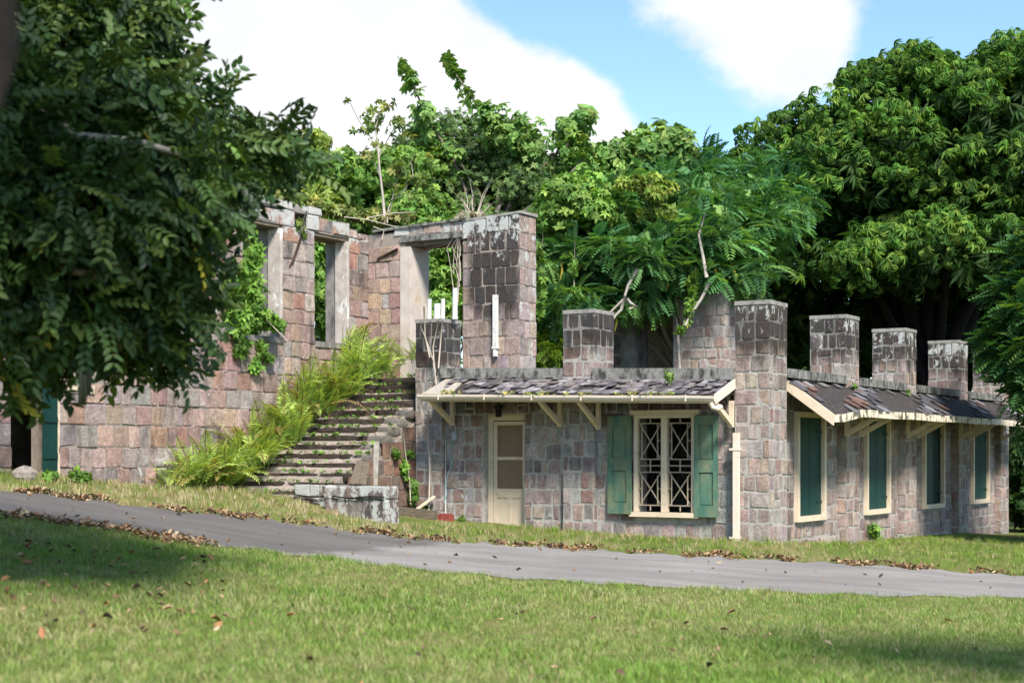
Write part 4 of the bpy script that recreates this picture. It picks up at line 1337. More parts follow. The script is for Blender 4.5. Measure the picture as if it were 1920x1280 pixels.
p = ray_ground(45, 898)
rock("rock", (p.x, p.y, p.z + 0.07), 0.21, 0.15, 0.14, 1, "pale angular rock beside the drive near the green shutter")
p = ray_ground(62, 884)
rock("rock", (p.x, p.y, p.z + 0.05), 0.10, 0.08, 0.09, 2, "small dark rock against the wall under the green shutter")

# ------------------------------------------------------------------ vegetation helpers
UPV = np.array([0.0, 0.0, 1.0])


def norm(a_):
    return a_ / np.maximum(np.linalg.norm(a_, axis=-1, keepdims=True), 1e-9)


def basis(x, z):
    """rotation matrices whose columns are leaf direction x, side y, normal z (z made orthogonal)"""
    x = norm(x)
    y = norm(np.cross(z, x))
    z = np.cross(x, y)
    return np.stack([x, y, z], -1)


def instance(TV, TF, pos, R, scale, col, tcol=None):
    """copies of a leaf template; TV (n,3) TF (m,4)"""
    N, n = len(pos), len(TV)
    V = np.einsum('nij,kj->nki', R, TV) * np.asarray(scale).reshape(-1, 1, 1) + pos[:, None, :]
    F = TF[None] + (np.arange(N) * n)[:, None, None]
    C_ = np.repeat(col[:, None, :], n, 1)
    if tcol is not None:
        C_ = C_ * tcol[None, :, None]
    return V.reshape(-1, 3), F.reshape(-1, TF.shape[1]), C_.reshape(-1, 3)


def join(*sets):
    V, F, C_ = [], [], []
    o = 0
    for v, f, c in sets:
        V.append(v); F.append(f + o); C_.append(c)
        o += len(v)
    return np.concatenate(V), np.concatenate(F), np.concatenate(C_)


def one_leaf(L=1.0, W=0.45, fold=0.12, droop=0.15, base=0.0):
    """oval leaf along +x, folded on its rib: 8 vertices, 4 quads"""
    xs = [0.0, 0.33, 0.70, 1.0]
    hw = [0.05, 1.0, 0.82, 0.03]
    V = []
    for x, h in zip(xs, hw):
        z = -droop * x * x * L
        V += [(base + x * L, h * W / 2, z + fold * W * h), (base + x * L, 0, z), (base + x * L, -h * W / 2, z + fold * W * h)]
    F = []
    for i in range(3):
        F += [(i * 3, i * 3 + 1, i * 3 + 4, i * 3 + 3), (i * 3 + 1, i * 3 + 2, i * 3 + 5, i * 3 + 4)]
    return np.array(V), np.array(F)


def leaf2(L=1.0, W=0.45, fold=0.14, droop=0.15):
    """oval folded leaf of two quads"""
    V = np.array([(0, 0, 0), (0.30 * L, W * 0.5, fold * W - droop * 0.09 * L), (0.72 * L, W * 0.40, fold * W - droop * 0.5 * L), (L, 0, -droop * L), (0.72 * L, -W * 0.40, fold * W - droop * 0.5 * L), (0.30 * L, -W * 0.5, fold * W - droop * 0.09 * L)])
    return V, np.array([(0, 1, 2, 3), (0, 3, 4, 5)])


def small_leaf(L=1.0, W=0.5, fold=0.15):
    V = np.array([(0, 0, 0), (0.45 * L, W / 2, fold * W), (L, 0, -0.05 * L), (0.45 * L, -W / 2, fold * W)])
    return V, np.array([(0, 1, 2, 3)])


def rotz(V, a_):
    c, s_ = math.cos(a_), math.sin(a_)
    return V @ np.array([[c, s_, 0], [-s_, c, 0], [0, 0, 1]])


def roty(V, a_):
    c, s_ = math.cos(a_), math.sin(a_)
    return V @ np.array([[c, 0, -s_], [0, 1, 0], [s_, 0, c]])


def assemble(leaves):
    V, F = [], []
    o = 0
    for v, f in leaves:
        V.append(v); F.append(f + o)
        o += len(v)
    return np.concatenate(V), np.concatenate(F)


def whorl(n, L, W, droop_ang, leaf=None, seed=0):
    r = random.Random(seed)
    out = []
    for i in range(n):
        lv, lf_ = leaf2(L * r.uniform(0.7, 1.12), W * r.uniform(0.8, 1.15), 0.14, r.uniform(0.1, 0.6)) if leaf is None else leaf
        v = roty(lv, droop_ang + r.uniform(-0.35, 0.35))
        v = rotz(v, 2 * math.pi * (i + r.uniform(-0.3, 0.3)) / n)
        out.append((v, lf_))
    return assemble(out)


def compound(pairs, L, ll, lw, droop=0.25, fold=0.18, seed=0):
    """pinnate leaf along +x with oval leaflets"""
    r = random.Random(seed)
    out = []
    for i in range(pairs):
        x = L * (0.18 + 0.82 * i / (pairs - 1))
        for sgn in (-1, 1):
            v, f = leaf2(ll * (0.75 + 0.3 * i / pairs) * r.uniform(0.8, 1.12), lw * r.uniform(0.85, 1.1), fold, r.uniform(0.0, 0.35))
            v = roty(v, r.uniform(0.0, 0.5))
            v = rotz(v, sgn * (1.05 - 0.25 * i / pairs) + r.uniform(-0.15, 0.15))
            v = v + np.array([x, 0, -droop * x * x / L])
            out.append((v, f))
    return assemble(out)


def feather(pairs, L, pl, seed=0, droop=0.35, pw=0.16):
    """bipinnate leaf: narrow soft pinnae along both sides"""
    r = random.Random(seed)
    out = []
    for i in range(pairs):
        x = L * (0.12 + 0.88 * i / (pairs - 1))
        k_ = math.sin(math.pi * (0.12 + 0.80 * i / (pairs - 1)))
        for sgn in (-1, 1):
            l_ = pl * (0.45 + 0.6 * k_) * r.uniform(0.9, 1.1)
            w_ = pl * pw
            V = np.array([(0, -w_ * .3, 0), (0.5 * l_, -w_ * .55, -0.06 * l_), (l_, 0, -0.28 * l_), (0.5 * l_, w_ * .55, -0.06 * l_)])
            V = rotz(V, sgn * (1.12 - 0.35 * i / pairs))
            V = V + np.array([x, 0, -droop * x * x / L])
            out.append((V, np.array([(0, 1, 2, 3)])))
    return assemble(out)


def shell(clumps, n, low=-0.35, jitter=(0.72, 1.04), r=rng):
    """points spread through the outer part of ellipsoidal clumps: (cx,cy,cz,rx,ry,rz)"""
    cl = np.array(clumps, float)
    wgt = (cl[:, 3] * cl[:, 4] * cl[:, 5]) ** (2 / 3)
    ids = r.choice(len(cl), size=n * 2, p=wgt / wgt.sum())
    d = norm(r.normal(size=(n * 2, 3)))
    keep = (d[:, 2] > low) | (r.random(n * 2) < 0.15)
    ids, d = ids[keep][:n], d[keep][:n]
    q = r.uniform(*jitter, size=(len(d), 1))
    pos = cl[ids, :3] + d * cl[ids, 3:] * q
    nr = norm(d / cl[ids, 3:])
    return pos, nr, ids


def vary(cols, n, v=0.25, r=rng, mixw=None):
    """leaf colours drawn from a palette"""
    c = np.array(cols, float)
    i = r.choice(len(c), size=n, p=mixw)
    return c[i] * (1 + r.uniform(-v, v, size=(n, 1))) * (1 + r.uniform(-0.08, 0.08, size=(n, 3)))


def limbs(root, base, fork, tips, r0, mat, seed=0, name="limb", wob=0.12, sub=None):
    """trunk from base to fork, then limbs to each tip"""
    r = random.Random(seed)
    base, fork = Vector(base), Vector(fork)

    def path(a_, b_, n, w, sag=0.0):
        out = []
        L = (b_ - a_).length
        off = Vector((0, 0, 0))
        for i in range(n + 1):
            q = i / n
            off += Vector((r.uniform(-1, 1), r.uniform(-1, 1), r.uniform(-0.5, 0.5))) * w * L / n
            e_ = math.sin(math.pi * q)
            out.append(a_.lerp(b_, q) + off * e_ + Vector((0, 0, sag * e_ * L)))
        return out
    tr = path(base, fork, 8, wob)
    MB(True).tube(tr, [r0 * (1.25 if i == 0 else 1.0) * (1 - 0.35 * i / 8) for i in range(9)], 10).build("trunk", mat, root, True)
    for tp_ in tips:
        pth = path(fork, Vector(tp_), 7, wob * 1.3, 0.10)
        rr = r0 * r.uniform(0.32, 0.5)
        MB(True).tube(pth, [rr * (1 - 0.82 * i / 7) for i in range(8)], 7).build(name, mat, root, True)


def ellipsoid_px(px, py, Y, rpx, rpy, ry):
    p = at(px, py, Y)
    return (p.x, p.y, p.z, rpx / FPX * Y, ry, rpy / FPX * Y)


def out_dir(nr, r=rng, spread=0.6, up=0.0):
    return norm(nr + r.normal(size=nr.shape) * spread + UPV * up)


def leafy(name, parent, sets, mat="leaf"):
    V, F, C_ = join(*sets)
    return link(name, array_mesh(name, V, F, mat, C_), parent)


# templates (metres)
T_GS = [compound(6, 0.36, 0.115, 0.052, 0.35, 0.16, i) for i in range(3)]
T_MANGO = [whorl(10, 0.27, 0.055, 0.55, None, i) for i in range(3)]
T_BROAD = [whorl(6, 0.26, 0.13, 0.25, None, 10 + i) for i in range(2)]
T_MED = [whorl(6, 0.15, 0.075, 0.3, small_leaf(0.16, 0.08), 20 + i) for i in range(2)]
T_FINE = [whorl(7, 0.10, 0.045, 0.2, small_leaf(0.10, 0.045), 30 + i) for i in range(2)]
T_FEATH = [feather(8, 0.46, 0.18, i, 0.5, 0.34) for i in range(3)]


def scatter(T, clumps, n, cols, scale=(0.8, 1.25), spread=0.55, up=0.5, low=-0.35, jitter=(0.72, 1.04), mode='whorl', v=0.25, mixw=None, tint=0.25):
    sets = []
    per = n // len(T)
    for tv, tf in T:
        pos, nr, ids = shell(clumps, per, low, jitter)
        col = vary(cols, len(pos), v, mixw=mixw)
        cj = (1 + tint * (np.random.default_rng(len(clumps)).random(len(clumps)) - 0.5) * 2)[ids]
        col = col * cj[:, None]
        sc = rng.uniform(*scale, size=len(pos))
        if mode == 'whorl':          # leaves radiate round the shoot; the shoot points out and up
            z = out_dir(nr, spread=spread, up=up)
            x = np.cross(z, rng.normal(size=z.shape))
        elif mode == 'flat':         # leaf blades spread level, pointing outwards
            h = nr * np.array([1, 1, 0.25]) + rng.normal(size=nr.shape) * spread
            x = norm(h)
            z = norm(UPV + rng.normal(size=nr.shape) * 0.28)
        else:                        # 'hang': compound leaves arching out and down
            x = norm(nr * np.array([1, 1, 0.4]) + rng.normal(size=nr.shape) * spread + np.array([0, 0, -0.25]))
            z = norm(nr * 0.7 + UPV * 0.7 + rng.normal(size=nr.shape) * 0.5)
        sets.append(instance(tv, tf, pos, basis(x, z), sc, col))
    return sets


def shell_lumps(big, n, rr, r, low=-0.2, squash=0.8, ry=1.0):
    """lumps budding over the surface of big ellipsoids, so that a crown's outline is uneven"""
    out = []
    cl = np.array(big, float)
    wgt = (cl[:, 3] * cl[:, 4] * cl[:, 5]) ** (2 / 3)
    while len(out) < n:
        i = r.choices(range(len(cl)), weights=list(wgt))[0]
        d = Vector((r.gauss(0, 1), r.gauss(0, 1), r.gauss(0, 1))).normalized()
        if d.z < low:
            continue
        q = r.uniform(0.72, 0.98)
        R_ = r.uniform(*rr)
        out.append((cl[i, 0] + d.x * cl[i, 3] * q, cl[i, 1] + d.y * cl[i, 4] * q, cl[i, 2] + d.z * cl[i, 5] * q, R_, R_ * ry, R_ * squash))
    return out


# ------------------------------------------------------------------ trees behind
# mango tree on the right
mg = thing("mango_tree", (12.5, 46.5, g1(12.5, 46.5)), "huge dark mango tree with drooping leaf clumps rising behind the side wall", "tree")
rm = random.Random(2)
big = [ellipsoid_px(1780, 300, 46, 215, 190, 3.8), ellipsoid_px(1960, 330, 45, 230, 250, 4.0), ellipsoid_px(1590, 360, 46, 150, 140, 3.2), ellipsoid_px(1690, 190, 47, 105, 85, 2.4), ellipsoid_px(1580, 250, 47, 70, 70, 2.0),
       ellipsoid_px(1590, 500, 44.5, 140, 85, 2.4), ellipsoid_px(1780, 500, 44, 180, 85, 2.6), ellipsoid_px(1500, 270, 48, 75, 70, 2.0), ellipsoid_px(1430, 370, 48, 90, 80, 2.0), ellipsoid_px(2080, 200, 48, 220, 160, 3.5), ellipsoid_px(1860, 190, 48, 140, 95, 2.6)]
under = [ellipsoid_px(1700, 620, 49, 300, 120, 2.5), ellipsoid_px(1950, 620, 49, 220, 140, 2.5), ellipsoid_px(1480, 600, 50, 160, 110, 2.5), ellipsoid_px(1850, 700, 50, 300, 110, 2.0), ellipsoid_px(1600, 450, 50, 250, 200, 2.0), ellipsoid_px(1850, 420, 50, 250, 220, 2.0)]  # low leaf masses added as a stand-in for deep shade
lumps = shell_lumps(big, 210, (0.6, 1.35), rm, -0.35, 0.7)
GM = [(0.062, 0.148, 0.022), (0.092, 0.195, 0.028), (0.044, 0.110, 0.018), (0.15, 0.25, 0.038)]
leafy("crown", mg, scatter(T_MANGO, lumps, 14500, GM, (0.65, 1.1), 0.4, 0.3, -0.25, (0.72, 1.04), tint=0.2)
      + scatter(T_MANGO, big, 2000, [(0.03, 0.07, 0.014)], (1.4, 2.1), 0.6, 0.2, -0.9, (0.3, 0.88)) + scatter(T_MANGO, under, 1700, [(0.028, 0.062, 0.014)], (1.6, 2.5), 0.7, 0.2, -0.9, (0.3, 1.0)))  # inner and low leaves tinted dark: crown shade put into their colour
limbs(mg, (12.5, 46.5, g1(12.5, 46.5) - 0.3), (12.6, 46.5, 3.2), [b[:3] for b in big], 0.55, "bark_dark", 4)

# poinciana behind the battlements
po = thing("flame_tree", (4.6, 40, g1(4.6, 40)), "feathery leaved flame tree spreading over the rear ruin between the battlements", "tree")
big = [ellipsoid_px(1075, 500, 38.5, 75, 60, 1.6), ellipsoid_px(1190, 480, 38.5, 100, 65, 1.8), ellipsoid_px(1330, 450, 38.5, 100, 60, 1.8), ellipsoid_px(1110, 430, 40, 80, 60, 1.8), ellipsoid_px(1270, 400, 40.5, 120, 60, 2.0), ellipsoid_px(1400, 420, 41, 80, 60, 1.8), ellipsoid_px(1400, 510, 38, 55, 36, 1.2), ellipsoid_px(1215, 555, 37.6, 60, 26, 0.8), ellipsoid_px(1350, 520, 37.2, 60, 22, 0.7), ellipsoid_px(1070, 565, 37.6, 60, 26, 0.8), ellipsoid_px(1300, 500, 37.4, 70, 26, 0.8)]
lumps = shell_lumps(big, 60, (0.45, 0.95), rm, -0.5, 0.6)
GP = [(0.070, 0.18, 0.060), (0.10, 0.23, 0.07), (0.15, 0.29, 0.075), (0.06, 0.15, 0.055)]
leafy("crown", po, scatter(T_FEATH, lumps, 5600, GP, (0.65, 1.1), 0.5, 0, -0.6, (0.55, 1.05), 'flat', tint=0.2)
      + scatter(T_FEATH, big, 1800, GP, (0.9, 1.4), 0.6, 0, -0.8, (0.4, 1.0), 'flat'))
limbs(po, (4.6, 40.3, g1(4.6, 40.3) - 0.3), (4.5, 40, 3.4), [b[:3] for b in big], 0.26, "bark_pale", 5)
for i, (pts) in enumerate(([(1195, 505), (1178, 535), (1170, 560), (1140, 590), (1118, 585)], [(1172, 555), (1165, 580), (1155, 590), (1150, 598)], [(1175, 560), (1182, 568), (1195, 575), (1180, 578)], [(1325, 520), (1318, 480), (1310, 440), (1322, 400)], [(1330, 530), (1315, 560), (1295, 590), (1285, 610)])):
    MB(True).tube([at(x, y, 36.3) for x, y in pts], [0.045 - 0.007 * j for j in range(len(pts))], 7).build("bare_branch", "bark_pale", po, True)
for i, (px, py, L) in enumerate(((1154, 585, 36), (1290, 575, 40), (1052, 490, 36), (1250, 522, 24), (1340, 496, 26), (1193, 498, 26), (1375, 500, 20), (1088, 485, 20))):
    a_ = at(px, py, 37.0)
    MB(True).tube([a_, a_ + Vector((0.03, 0, -0.5 * L / 78)), a_ + Vector((-0.02, 0, -L / 78))], [0.012, 0.035, 0.010], 6).build("seed_pod", "pod_yellow", po, True)

# darker flame tree further back
p2 = thing("flame_tree", (5.8, 47, g1(5.8, 47)), "blue green feathery tree behind the nearer flame tree, beside the mango", "tree")
big = [ellipsoid_px(1330, 350, 47, 110, 55, 2.2), ellipsoid_px(1430, 375, 46, 95, 75, 2.2), ellipsoid_px(1240, 400, 47, 90, 70, 2.0), ellipsoid_px(1300, 480, 46, 150, 70, 2.0)]
lumps = shell_lumps(big, 45, (0.5, 1.0), rm, -0.4, 0.5)
leafy("crown", p2, scatter(T_FEATH, lumps, 4000, [(0.055, 0.15, 0.062), (0.075, 0.19, 0.07)], (0.9, 1.4), 0.5, 0, -0.6, (0.5, 1.05), 'flat'))
limbs(p2, (5.8, 47, g1(5.8, 47) - 0.3), (5.8, 47, 4), [b[:3] for b in big], 0.26, "bark", 6)

# fine leaved dark tree in the middle
ft = thing("fine_leaved_tree", (-0.8, 45, g1(-0.8, 45)), "dense olive green tree with small leaves behind the tall pier", "tree")
big = [ellipsoid_px(930, 350, 45, 140, 110, 2.2), ellipsoid_px(850, 320, 46, 90, 90, 2.0), ellipsoid_px(1010, 400, 44, 90, 100, 2.0), ellipsoid_px(820, 420, 44, 80, 70, 1.6), ellipsoid_px(930, 480, 43, 110, 80, 2.0), ellipsoid_px(1010, 560, 44, 110, 120, 2.0), ellipsoid_px(1130, 600, 45, 120, 100, 2.0)]
lumps = shell_lumps(big, 90, (0.4, 0.85), rm, -0.5, 0.85)
GF = [(0.10, 0.17, 0.055), (0.13, 0.21, 0.065), (0.075, 0.135, 0.045), (0.16, 0.24, 0.075)]
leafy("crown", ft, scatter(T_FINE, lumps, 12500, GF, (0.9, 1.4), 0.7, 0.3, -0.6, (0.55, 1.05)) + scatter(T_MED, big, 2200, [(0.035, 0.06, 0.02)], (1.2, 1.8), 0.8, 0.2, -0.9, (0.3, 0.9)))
limbs(ft, (-0.8, 45, g1(-0.8, 45) - 0.3), (-0.8, 45, 4), [b[:3] for b in big], 0.25, "bark", 7)

# broad leaved tree whose long shoots rise above everything
bt = thing("broad_leaved_tree", (-1.2, 43, g1(-1.2, 43)), "large leaved tree with two long arching shoots against the white cloud", "tree")
fork = at(930, 430, 43)
limbs(bt, (-1.2, 43, g1(-1.2, 43) - 0.3), fork, [at(1080, 250, 43), at(860, 300, 43)], 0.2, "bark", 8)
shoots = [([(900, 420), (850, 300), (800, 220), (775, 160), (745, 105)], 0.20), ([(930, 420), (940, 270), (890, 190), (855, 140), (838, 105)], 0.20), ([(930, 420), (1000, 300), (980, 260), (930, 230), (900, 200)], 0.5),
          ([(960, 430), (1040, 330), (1065, 270), (1085, 230), (1108, 210)], 0.42), ([(930, 400), (850, 330), (810, 280), (790, 240), (800, 200)], 0.5), ([(980, 400), (1050, 350), (1090, 300), (1070, 250), (1055, 235)], 0.45), ([(930, 400), (960, 330), (985, 280), (1000, 262), (960, 250)], 0.45)]
posl, dirl = [], []
for j, (pp, wd) in enumerate(shoots):
    pts = [np.array(at(x, y, 43 + rm.uniform(-1.0, 1.0))) for x, y in pp]
    MB(True).tube([Vector(p) for p in pts], [0.07, 0.05, 0.035, 0.022, 0.010], 7).build("limb", "bark", bt, True)
    for i in range(150 if j > 1 else 75):
        q = rm.uniform(0.4 if j > 1 else 0.2, 1.0)
        f_ = q * (len(pts) - 1)
        i0 = min(int(f_), len(pts) - 2)
        p_ = pts[i0] + (pts[i0 + 1] - pts[i0]) * (f_ - i0)
        w_ = wd * (1.9 - 1.6 * q)
        o_ = rng.normal(size=3) * w_ * np.array([0.6, 0.8, 0.6])
        posl.append(p_ + o_)
        dirl.append(norm(norm(pts[i0 + 1] - pts[i0]) * 0.8 + o_ * 1.2 + UPV * 0.3))
posl, dirl = np.array(posl), np.array(dirl)
GB = [(0.13, 0.24, 0.06), (0.17, 0.29, 0.075), (0.095, 0.19, 0.045), (0.22, 0.33, 0.085)]
leafy("crown", bt, [instance(tv, tf, posl[i::2], basis(np.cross(dirl[i::2], rng.normal(size=dirl[i::2].shape)), dirl[i::2]), rng.uniform(0.55, 1.0, len(posl[i::2])), vary(GB, len(posl[i::2]))) for i, (tv, tf) in enumerate(T_BROAD)])


def generic_tree(name, label, px, py, Y, spec, T, n, cols, lump=(0.4, 0.9), nl=40, mode='whorl', bark="bark", r0=0.18, seed=0, scale=(0.8, 1.25), squash=0.75, fork_z=3.5, spread=0.6, up=0.4):
    x = (px - CX) / FPX * Y
    zg = g1(x, Y)
    o = thing(name, (x, Y, zg), label, "tree")
    r_ = random.Random(seed)
    bg = [ellipsoid_px(a_, b_, Y + dy, c_, d_, e_) for a_, b_, dy, c_, d_, e_ in spec]
    lm = shell_lumps(bg, nl, lump, r_, -0.5, squash)
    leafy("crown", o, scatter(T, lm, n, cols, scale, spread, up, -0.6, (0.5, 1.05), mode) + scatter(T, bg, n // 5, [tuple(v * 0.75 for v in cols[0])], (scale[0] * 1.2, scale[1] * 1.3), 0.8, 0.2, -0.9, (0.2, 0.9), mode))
    limbs(o, (x, Y, zg - 0.3), (x, Y, fork_z), [b[:3] for b in bg], r0, bark, seed)
    return o


YG = [(0.22, 0.31, 0.06), (0.27, 0.35, 0.07), (0.16, 0.25, 0.05), (0.35, 0.38, 0.08)]
LG = [(0.135, 0.26, 0.05), (0.175, 0.31, 0.06), (0.10, 0.205, 0.042), (0.23, 0.35, 0.07)]
generic_tree("almond_tree", "yellow green tree behind the left end of the ruined wing", 590, 400, 44, [(590, 330, 0, 55, 70, 1.6), (540, 330, 0.5, 60, 55, 1.5), (640, 370, -0.5, 60, 50, 1.4), (570, 400, -1, 110, 50, 1.6), (450, 380, 0, 80, 80, 1.8)], T_MED, 4200, YG, seed=3)
generic_tree("almond_tree", "bright green leafy tree just behind the inner corner of the ruin", 720, 420, 42, [(700, 350, 0, 60, 55, 1.4), (650, 360, 1, 50, 45, 1.2), (760, 340, 1, 60, 60, 1.4), (720, 420, 0, 130, 50, 1.6)], T_MED, 4600, LG, seed=4)
generic_tree("vine_clad_tree", "yellow green vine hung tree between the pier and the flame tree", 1045, 400, 38.2, [(1080, 375, 0, 42, 34, 0.7), (1115, 410, 0, 44, 24, 0.7), (1050, 425, 0, 30, 40, 0.6)], T_MED, 3000, LG, seed=5, lump=(0.3, 0.6))
generic_tree("broad_leaved_tree", "broad leaved tree reaching the skyline right of the middle", 1200, 330, 46, [(1215, 310, 0, 55, 45, 1.3), (1170, 330, 0, 70, 50, 1.4), (1245, 290, 0, 25, 35, 0.8), (1130, 330, 0, 60, 40, 1.3)], T_BROAD, 1500, GB, seed=6)
generic_tree("young_tree", "bright green tree seen through the empty doorway", 830, 560, 41.5, [(830, 520, 0, 70, 90, 1.4), (800, 600, -0.5, 70, 70, 1.2), (880, 600, -0.5, 70, 70, 1.2), (850, 460, 0, 60, 50, 1.2)], T_MED, 4200, LG, seed=7, lump=(0.3, 0.65), fork_z=2.0)
generic_tree("young_tree", "bright green tree filling the window openings of the wing", 590, 560, 41.0, [(600, 540, 0, 80, 110, 1.6), (520, 540, 0, 90, 100, 1.6), (640, 610, -0.5, 60, 70, 1.2), (430, 560, 0, 90, 120, 1.5)], T_MED, 5200, LG, seed=8, lump=(0.3, 0.7), fork_z=2.0)
generic_tree("spindly_tree", "thin yellow leaved sapling rising in front of the flame tree", 1262, 520, 37.5, [(1225, 360, 0, 34, 34, 0.5), (1240, 400, 0, 24, 30, 0.5), (1258, 470, 0, 34, 34, 0.5), (1195, 345, 0, 25, 18, 0.4)], T_MED, 520, YG, seed=9, lump=(0.15, 0.3), nl=16, r0=0.05, fork_z=6.0, bark="bark_pale", spread=0.9)
generic_tree("leafy_bush", "sunlit bush showing between the pier and the middle battlement", 1028, 670, 37.5, [(1028, 668, 0, 26, 34, 0.7), (1010, 660, 0.4, 20, 30, 0.6), (1050, 640, 0.4, 30, 40, 0.7)], T_FEATH, 300, [(0.13, 0.21, 0.03), (0.17, 0.25, 0.035)], mode='flat', seed=10, lump=(0.2, 0.4), nl=16, r0=0.05, fork_z=2.5, scale=(0.5, 0.8))
# flame tree bough hanging in at the right edge
fb = generic_tree("flame_tree", "low flame tree boughs hanging in at the right edge before the canopy", 2010, 900, 33, [(1945, 640, 0, 55, 60, 0.9), (1935, 720, -0.4, 40, 40, 0.7), (1940, 560, 0.3, 36, 36, 0.7), (1975, 620, 0.3, 90, 110, 1.3), (1995, 500, 0.5, 70, 80, 1.2), (1935, 775, -0.3, 34, 22, 0.6)], T_FEATH, 2600, [(0.040, 0.115, 0.035), (0.055, 0.14, 0.04), (0.10, 0.20, 0.04)], mode='flat', seed=11, lump=(0.25, 0.5), nl=50, squash=0.6, r0=0.2, fork_z=3.5)
generic_tree("leafy_bush", "dark bush past the far end of the side wall", 1960, 900, 44, [(1935, 850, 0, 60, 110, 1.2), (1980, 930, -0.5, 90, 80, 1.2), (2050, 800, 0, 120, 160, 1.5), (1925, 960, -0.5, 36, 40, 0.7)], T_MED, 3000, [(0.035, 0.075, 0.022), (0.05, 0.10, 0.028)], seed=17, lump=(0.35, 0.7), nl=50, r0=0.1, fork_z=1.5, scale=(1.0, 1.5))
# a far wood closes the gaps under the crowns
bw = []
for i in range(210):
    x = rm.uniform(-26, 30)
    bw.append((x, rm.uniform(54, 62), rm.uniform(0.5, 5.0 if x < 6 else 8.5), 2.2, 1.6, 1.9))
wood = leafy("far_wood", None, scatter(T_MED, bw, 6000, [(0.045, 0.085, 0.022), (0.06, 0.11, 0.028)], (2.4, 4.0), 0.7, 0.4, -0.6, (0.5, 1.05)))
tag(wood, "dark mass of woodland far behind the ruins", "woodland", kind="stuff")

# small pale tree rooted on the wall top of the wing
st_ = thing("wall_sapling", at(720, 418, 34.6), "slender pale stemmed tree rooted on the broken wall top", "tree")
stems = [([(722, 418), (718, 370), (712, 320), (708, 270), (703, 235)], 0.035), ([(708, 300), (725, 265), (742, 235)], 0.016), ([(707, 280), (690, 250), (672, 225), (655, 190)], 0.016), ([(704, 240), (712, 215), (720, 200)], 0.013),
         ([(726, 418), (735, 375), (760, 355), (775, 330), (770, 300)], 0.022), ([(735, 375), (742, 345), (748, 320)], 0.014), ([(712, 330), (700, 300), (695, 285)], 0.012), ([(726, 418), (728, 390), (740, 370), (765, 365), (790, 345)], 0.014)]
tips = []
for pp, r_ in stems:
    pts = [at(x, y, 34.6 + rm.uniform(-0.25, 0.25)) for x, y in pp]
    MB(True).tube(pts, [r_ * (1 - 0.6 * i / (len(pts) - 1)) for i in range(len(pts))], 7).build("stem", "bark_pale", st_, True)
    tips += [pts[-1], pts[-1], pts[-2]]
cl = [(p.x, p.y, p.z, 0.24, 0.24, 0.2) for p in tips] + [(*at(x, y, 34.6), 0.26, 0.26, 0.14) for x, y in ((745, 230), (690, 215), (720, 205), (680, 245), (755, 250), (795, 330), (800, 300))]
leafy("crown", st_, scatter(T_MED, cl, 110, [(0.17, 0.22, 0.06), (0.24, 0.26, 0.08), (0.12, 0.18, 0.05)], (0.7, 1.1), 0.7, 0.4, -0.8, (0.3, 1.1)))
# dry shrub on the pier top
ds = thing("dry_shrub", P(7.8, T1 + 0.2, 6.58), "dry grey shrub growing on top of the tall pier", "shrub")
for i in range(16):
    a_ = Vector(P(7.75 + rm.uniform(-0.12, 0.12), T1 + 0.2, 6.55))
    b_ = a_ + Vector((rm.uniform(-0.45, 0.45), rm.uniform(-0.2, 0.2), rm.uniform(0.25, 0.95)))
    m_ = a_.lerp(b_, 0.5) + Vector((rm.uniform(-0.1, 0.1), 0, 0.05))
    MB(True).tube([a_, m_, b_], [0.014, 0.009, 0.004], 5).build("stem", "twig", ds, True)
cl = [(*P(7.8, T1 + 0.2, 6.62), 0.38, 0.3, 0.10)]
leafy("foliage", ds, scatter(T_FINE, cl, 60, [(0.30, 0.27, 0.20), (0.34, 0.32, 0.26)], (0.8, 1.3), 0.8, 0.2, -0.5, (0.2, 1.0)))
wg = [(*at(x, y, 34.7), 0.35, 0.3, 0.16) for x, y in ((520, 372), (560, 380), (600, 392), (640, 402), (665, 405), (700, 412), (745, 412))]
o = leafy("wall_top_weeds", None, scatter(T_FINE, wg, 520, [(0.20, 0.24, 0.07), (0.28, 0.27, 0.10), (0.13, 0.19, 0.05)], (0.9, 1.9), 0.9, 0.8, -0.2, (0.3, 1.2)))
tag(o, "yellowish weeds growing along the top of the wing wall", "weeds", kind="stuff")


def wing_y(px):
    r_ = (px - CX) / FPX
    X0, Y0, _ = P(S1, 0, 0)
    t_ = (r_ * Y0 - X0) / (SA - r_ * CA)
    return Y0 + CA * t_


def vine(name, label, patches, n, cols, Tm=None, mat="leaf", paths=(), Y=34, scale=(0.7, 1.1), cat="vine"):
    o = thing(name, at(*patches[0][:2], patches[0][2] or wing_y(patches[0][0])), label, cat)
    patches = [(x, y, wing_y(x) - 0.12 if Yy is None else Yy, rx, ry) for x, y, Yy, rx, ry in patches]
    cl = [(*at(x, y, Yy), rx / FPX * Yy, 0.16, ry / FPX * Yy) for x, y, Yy, rx, ry in patches]
    leafy("foliage", o, scatter(Tm or T_MED, cl, n, cols, scale, 0.8, -0.1, -0.9, (0.2, 1.05)), mat)
    for pp, Yy in paths:
        MB(True).tube([at(x, y, Yy) for x, y in pp], [0.012] * len(pp), 5).build("stem", "twig", o, True)
    return o


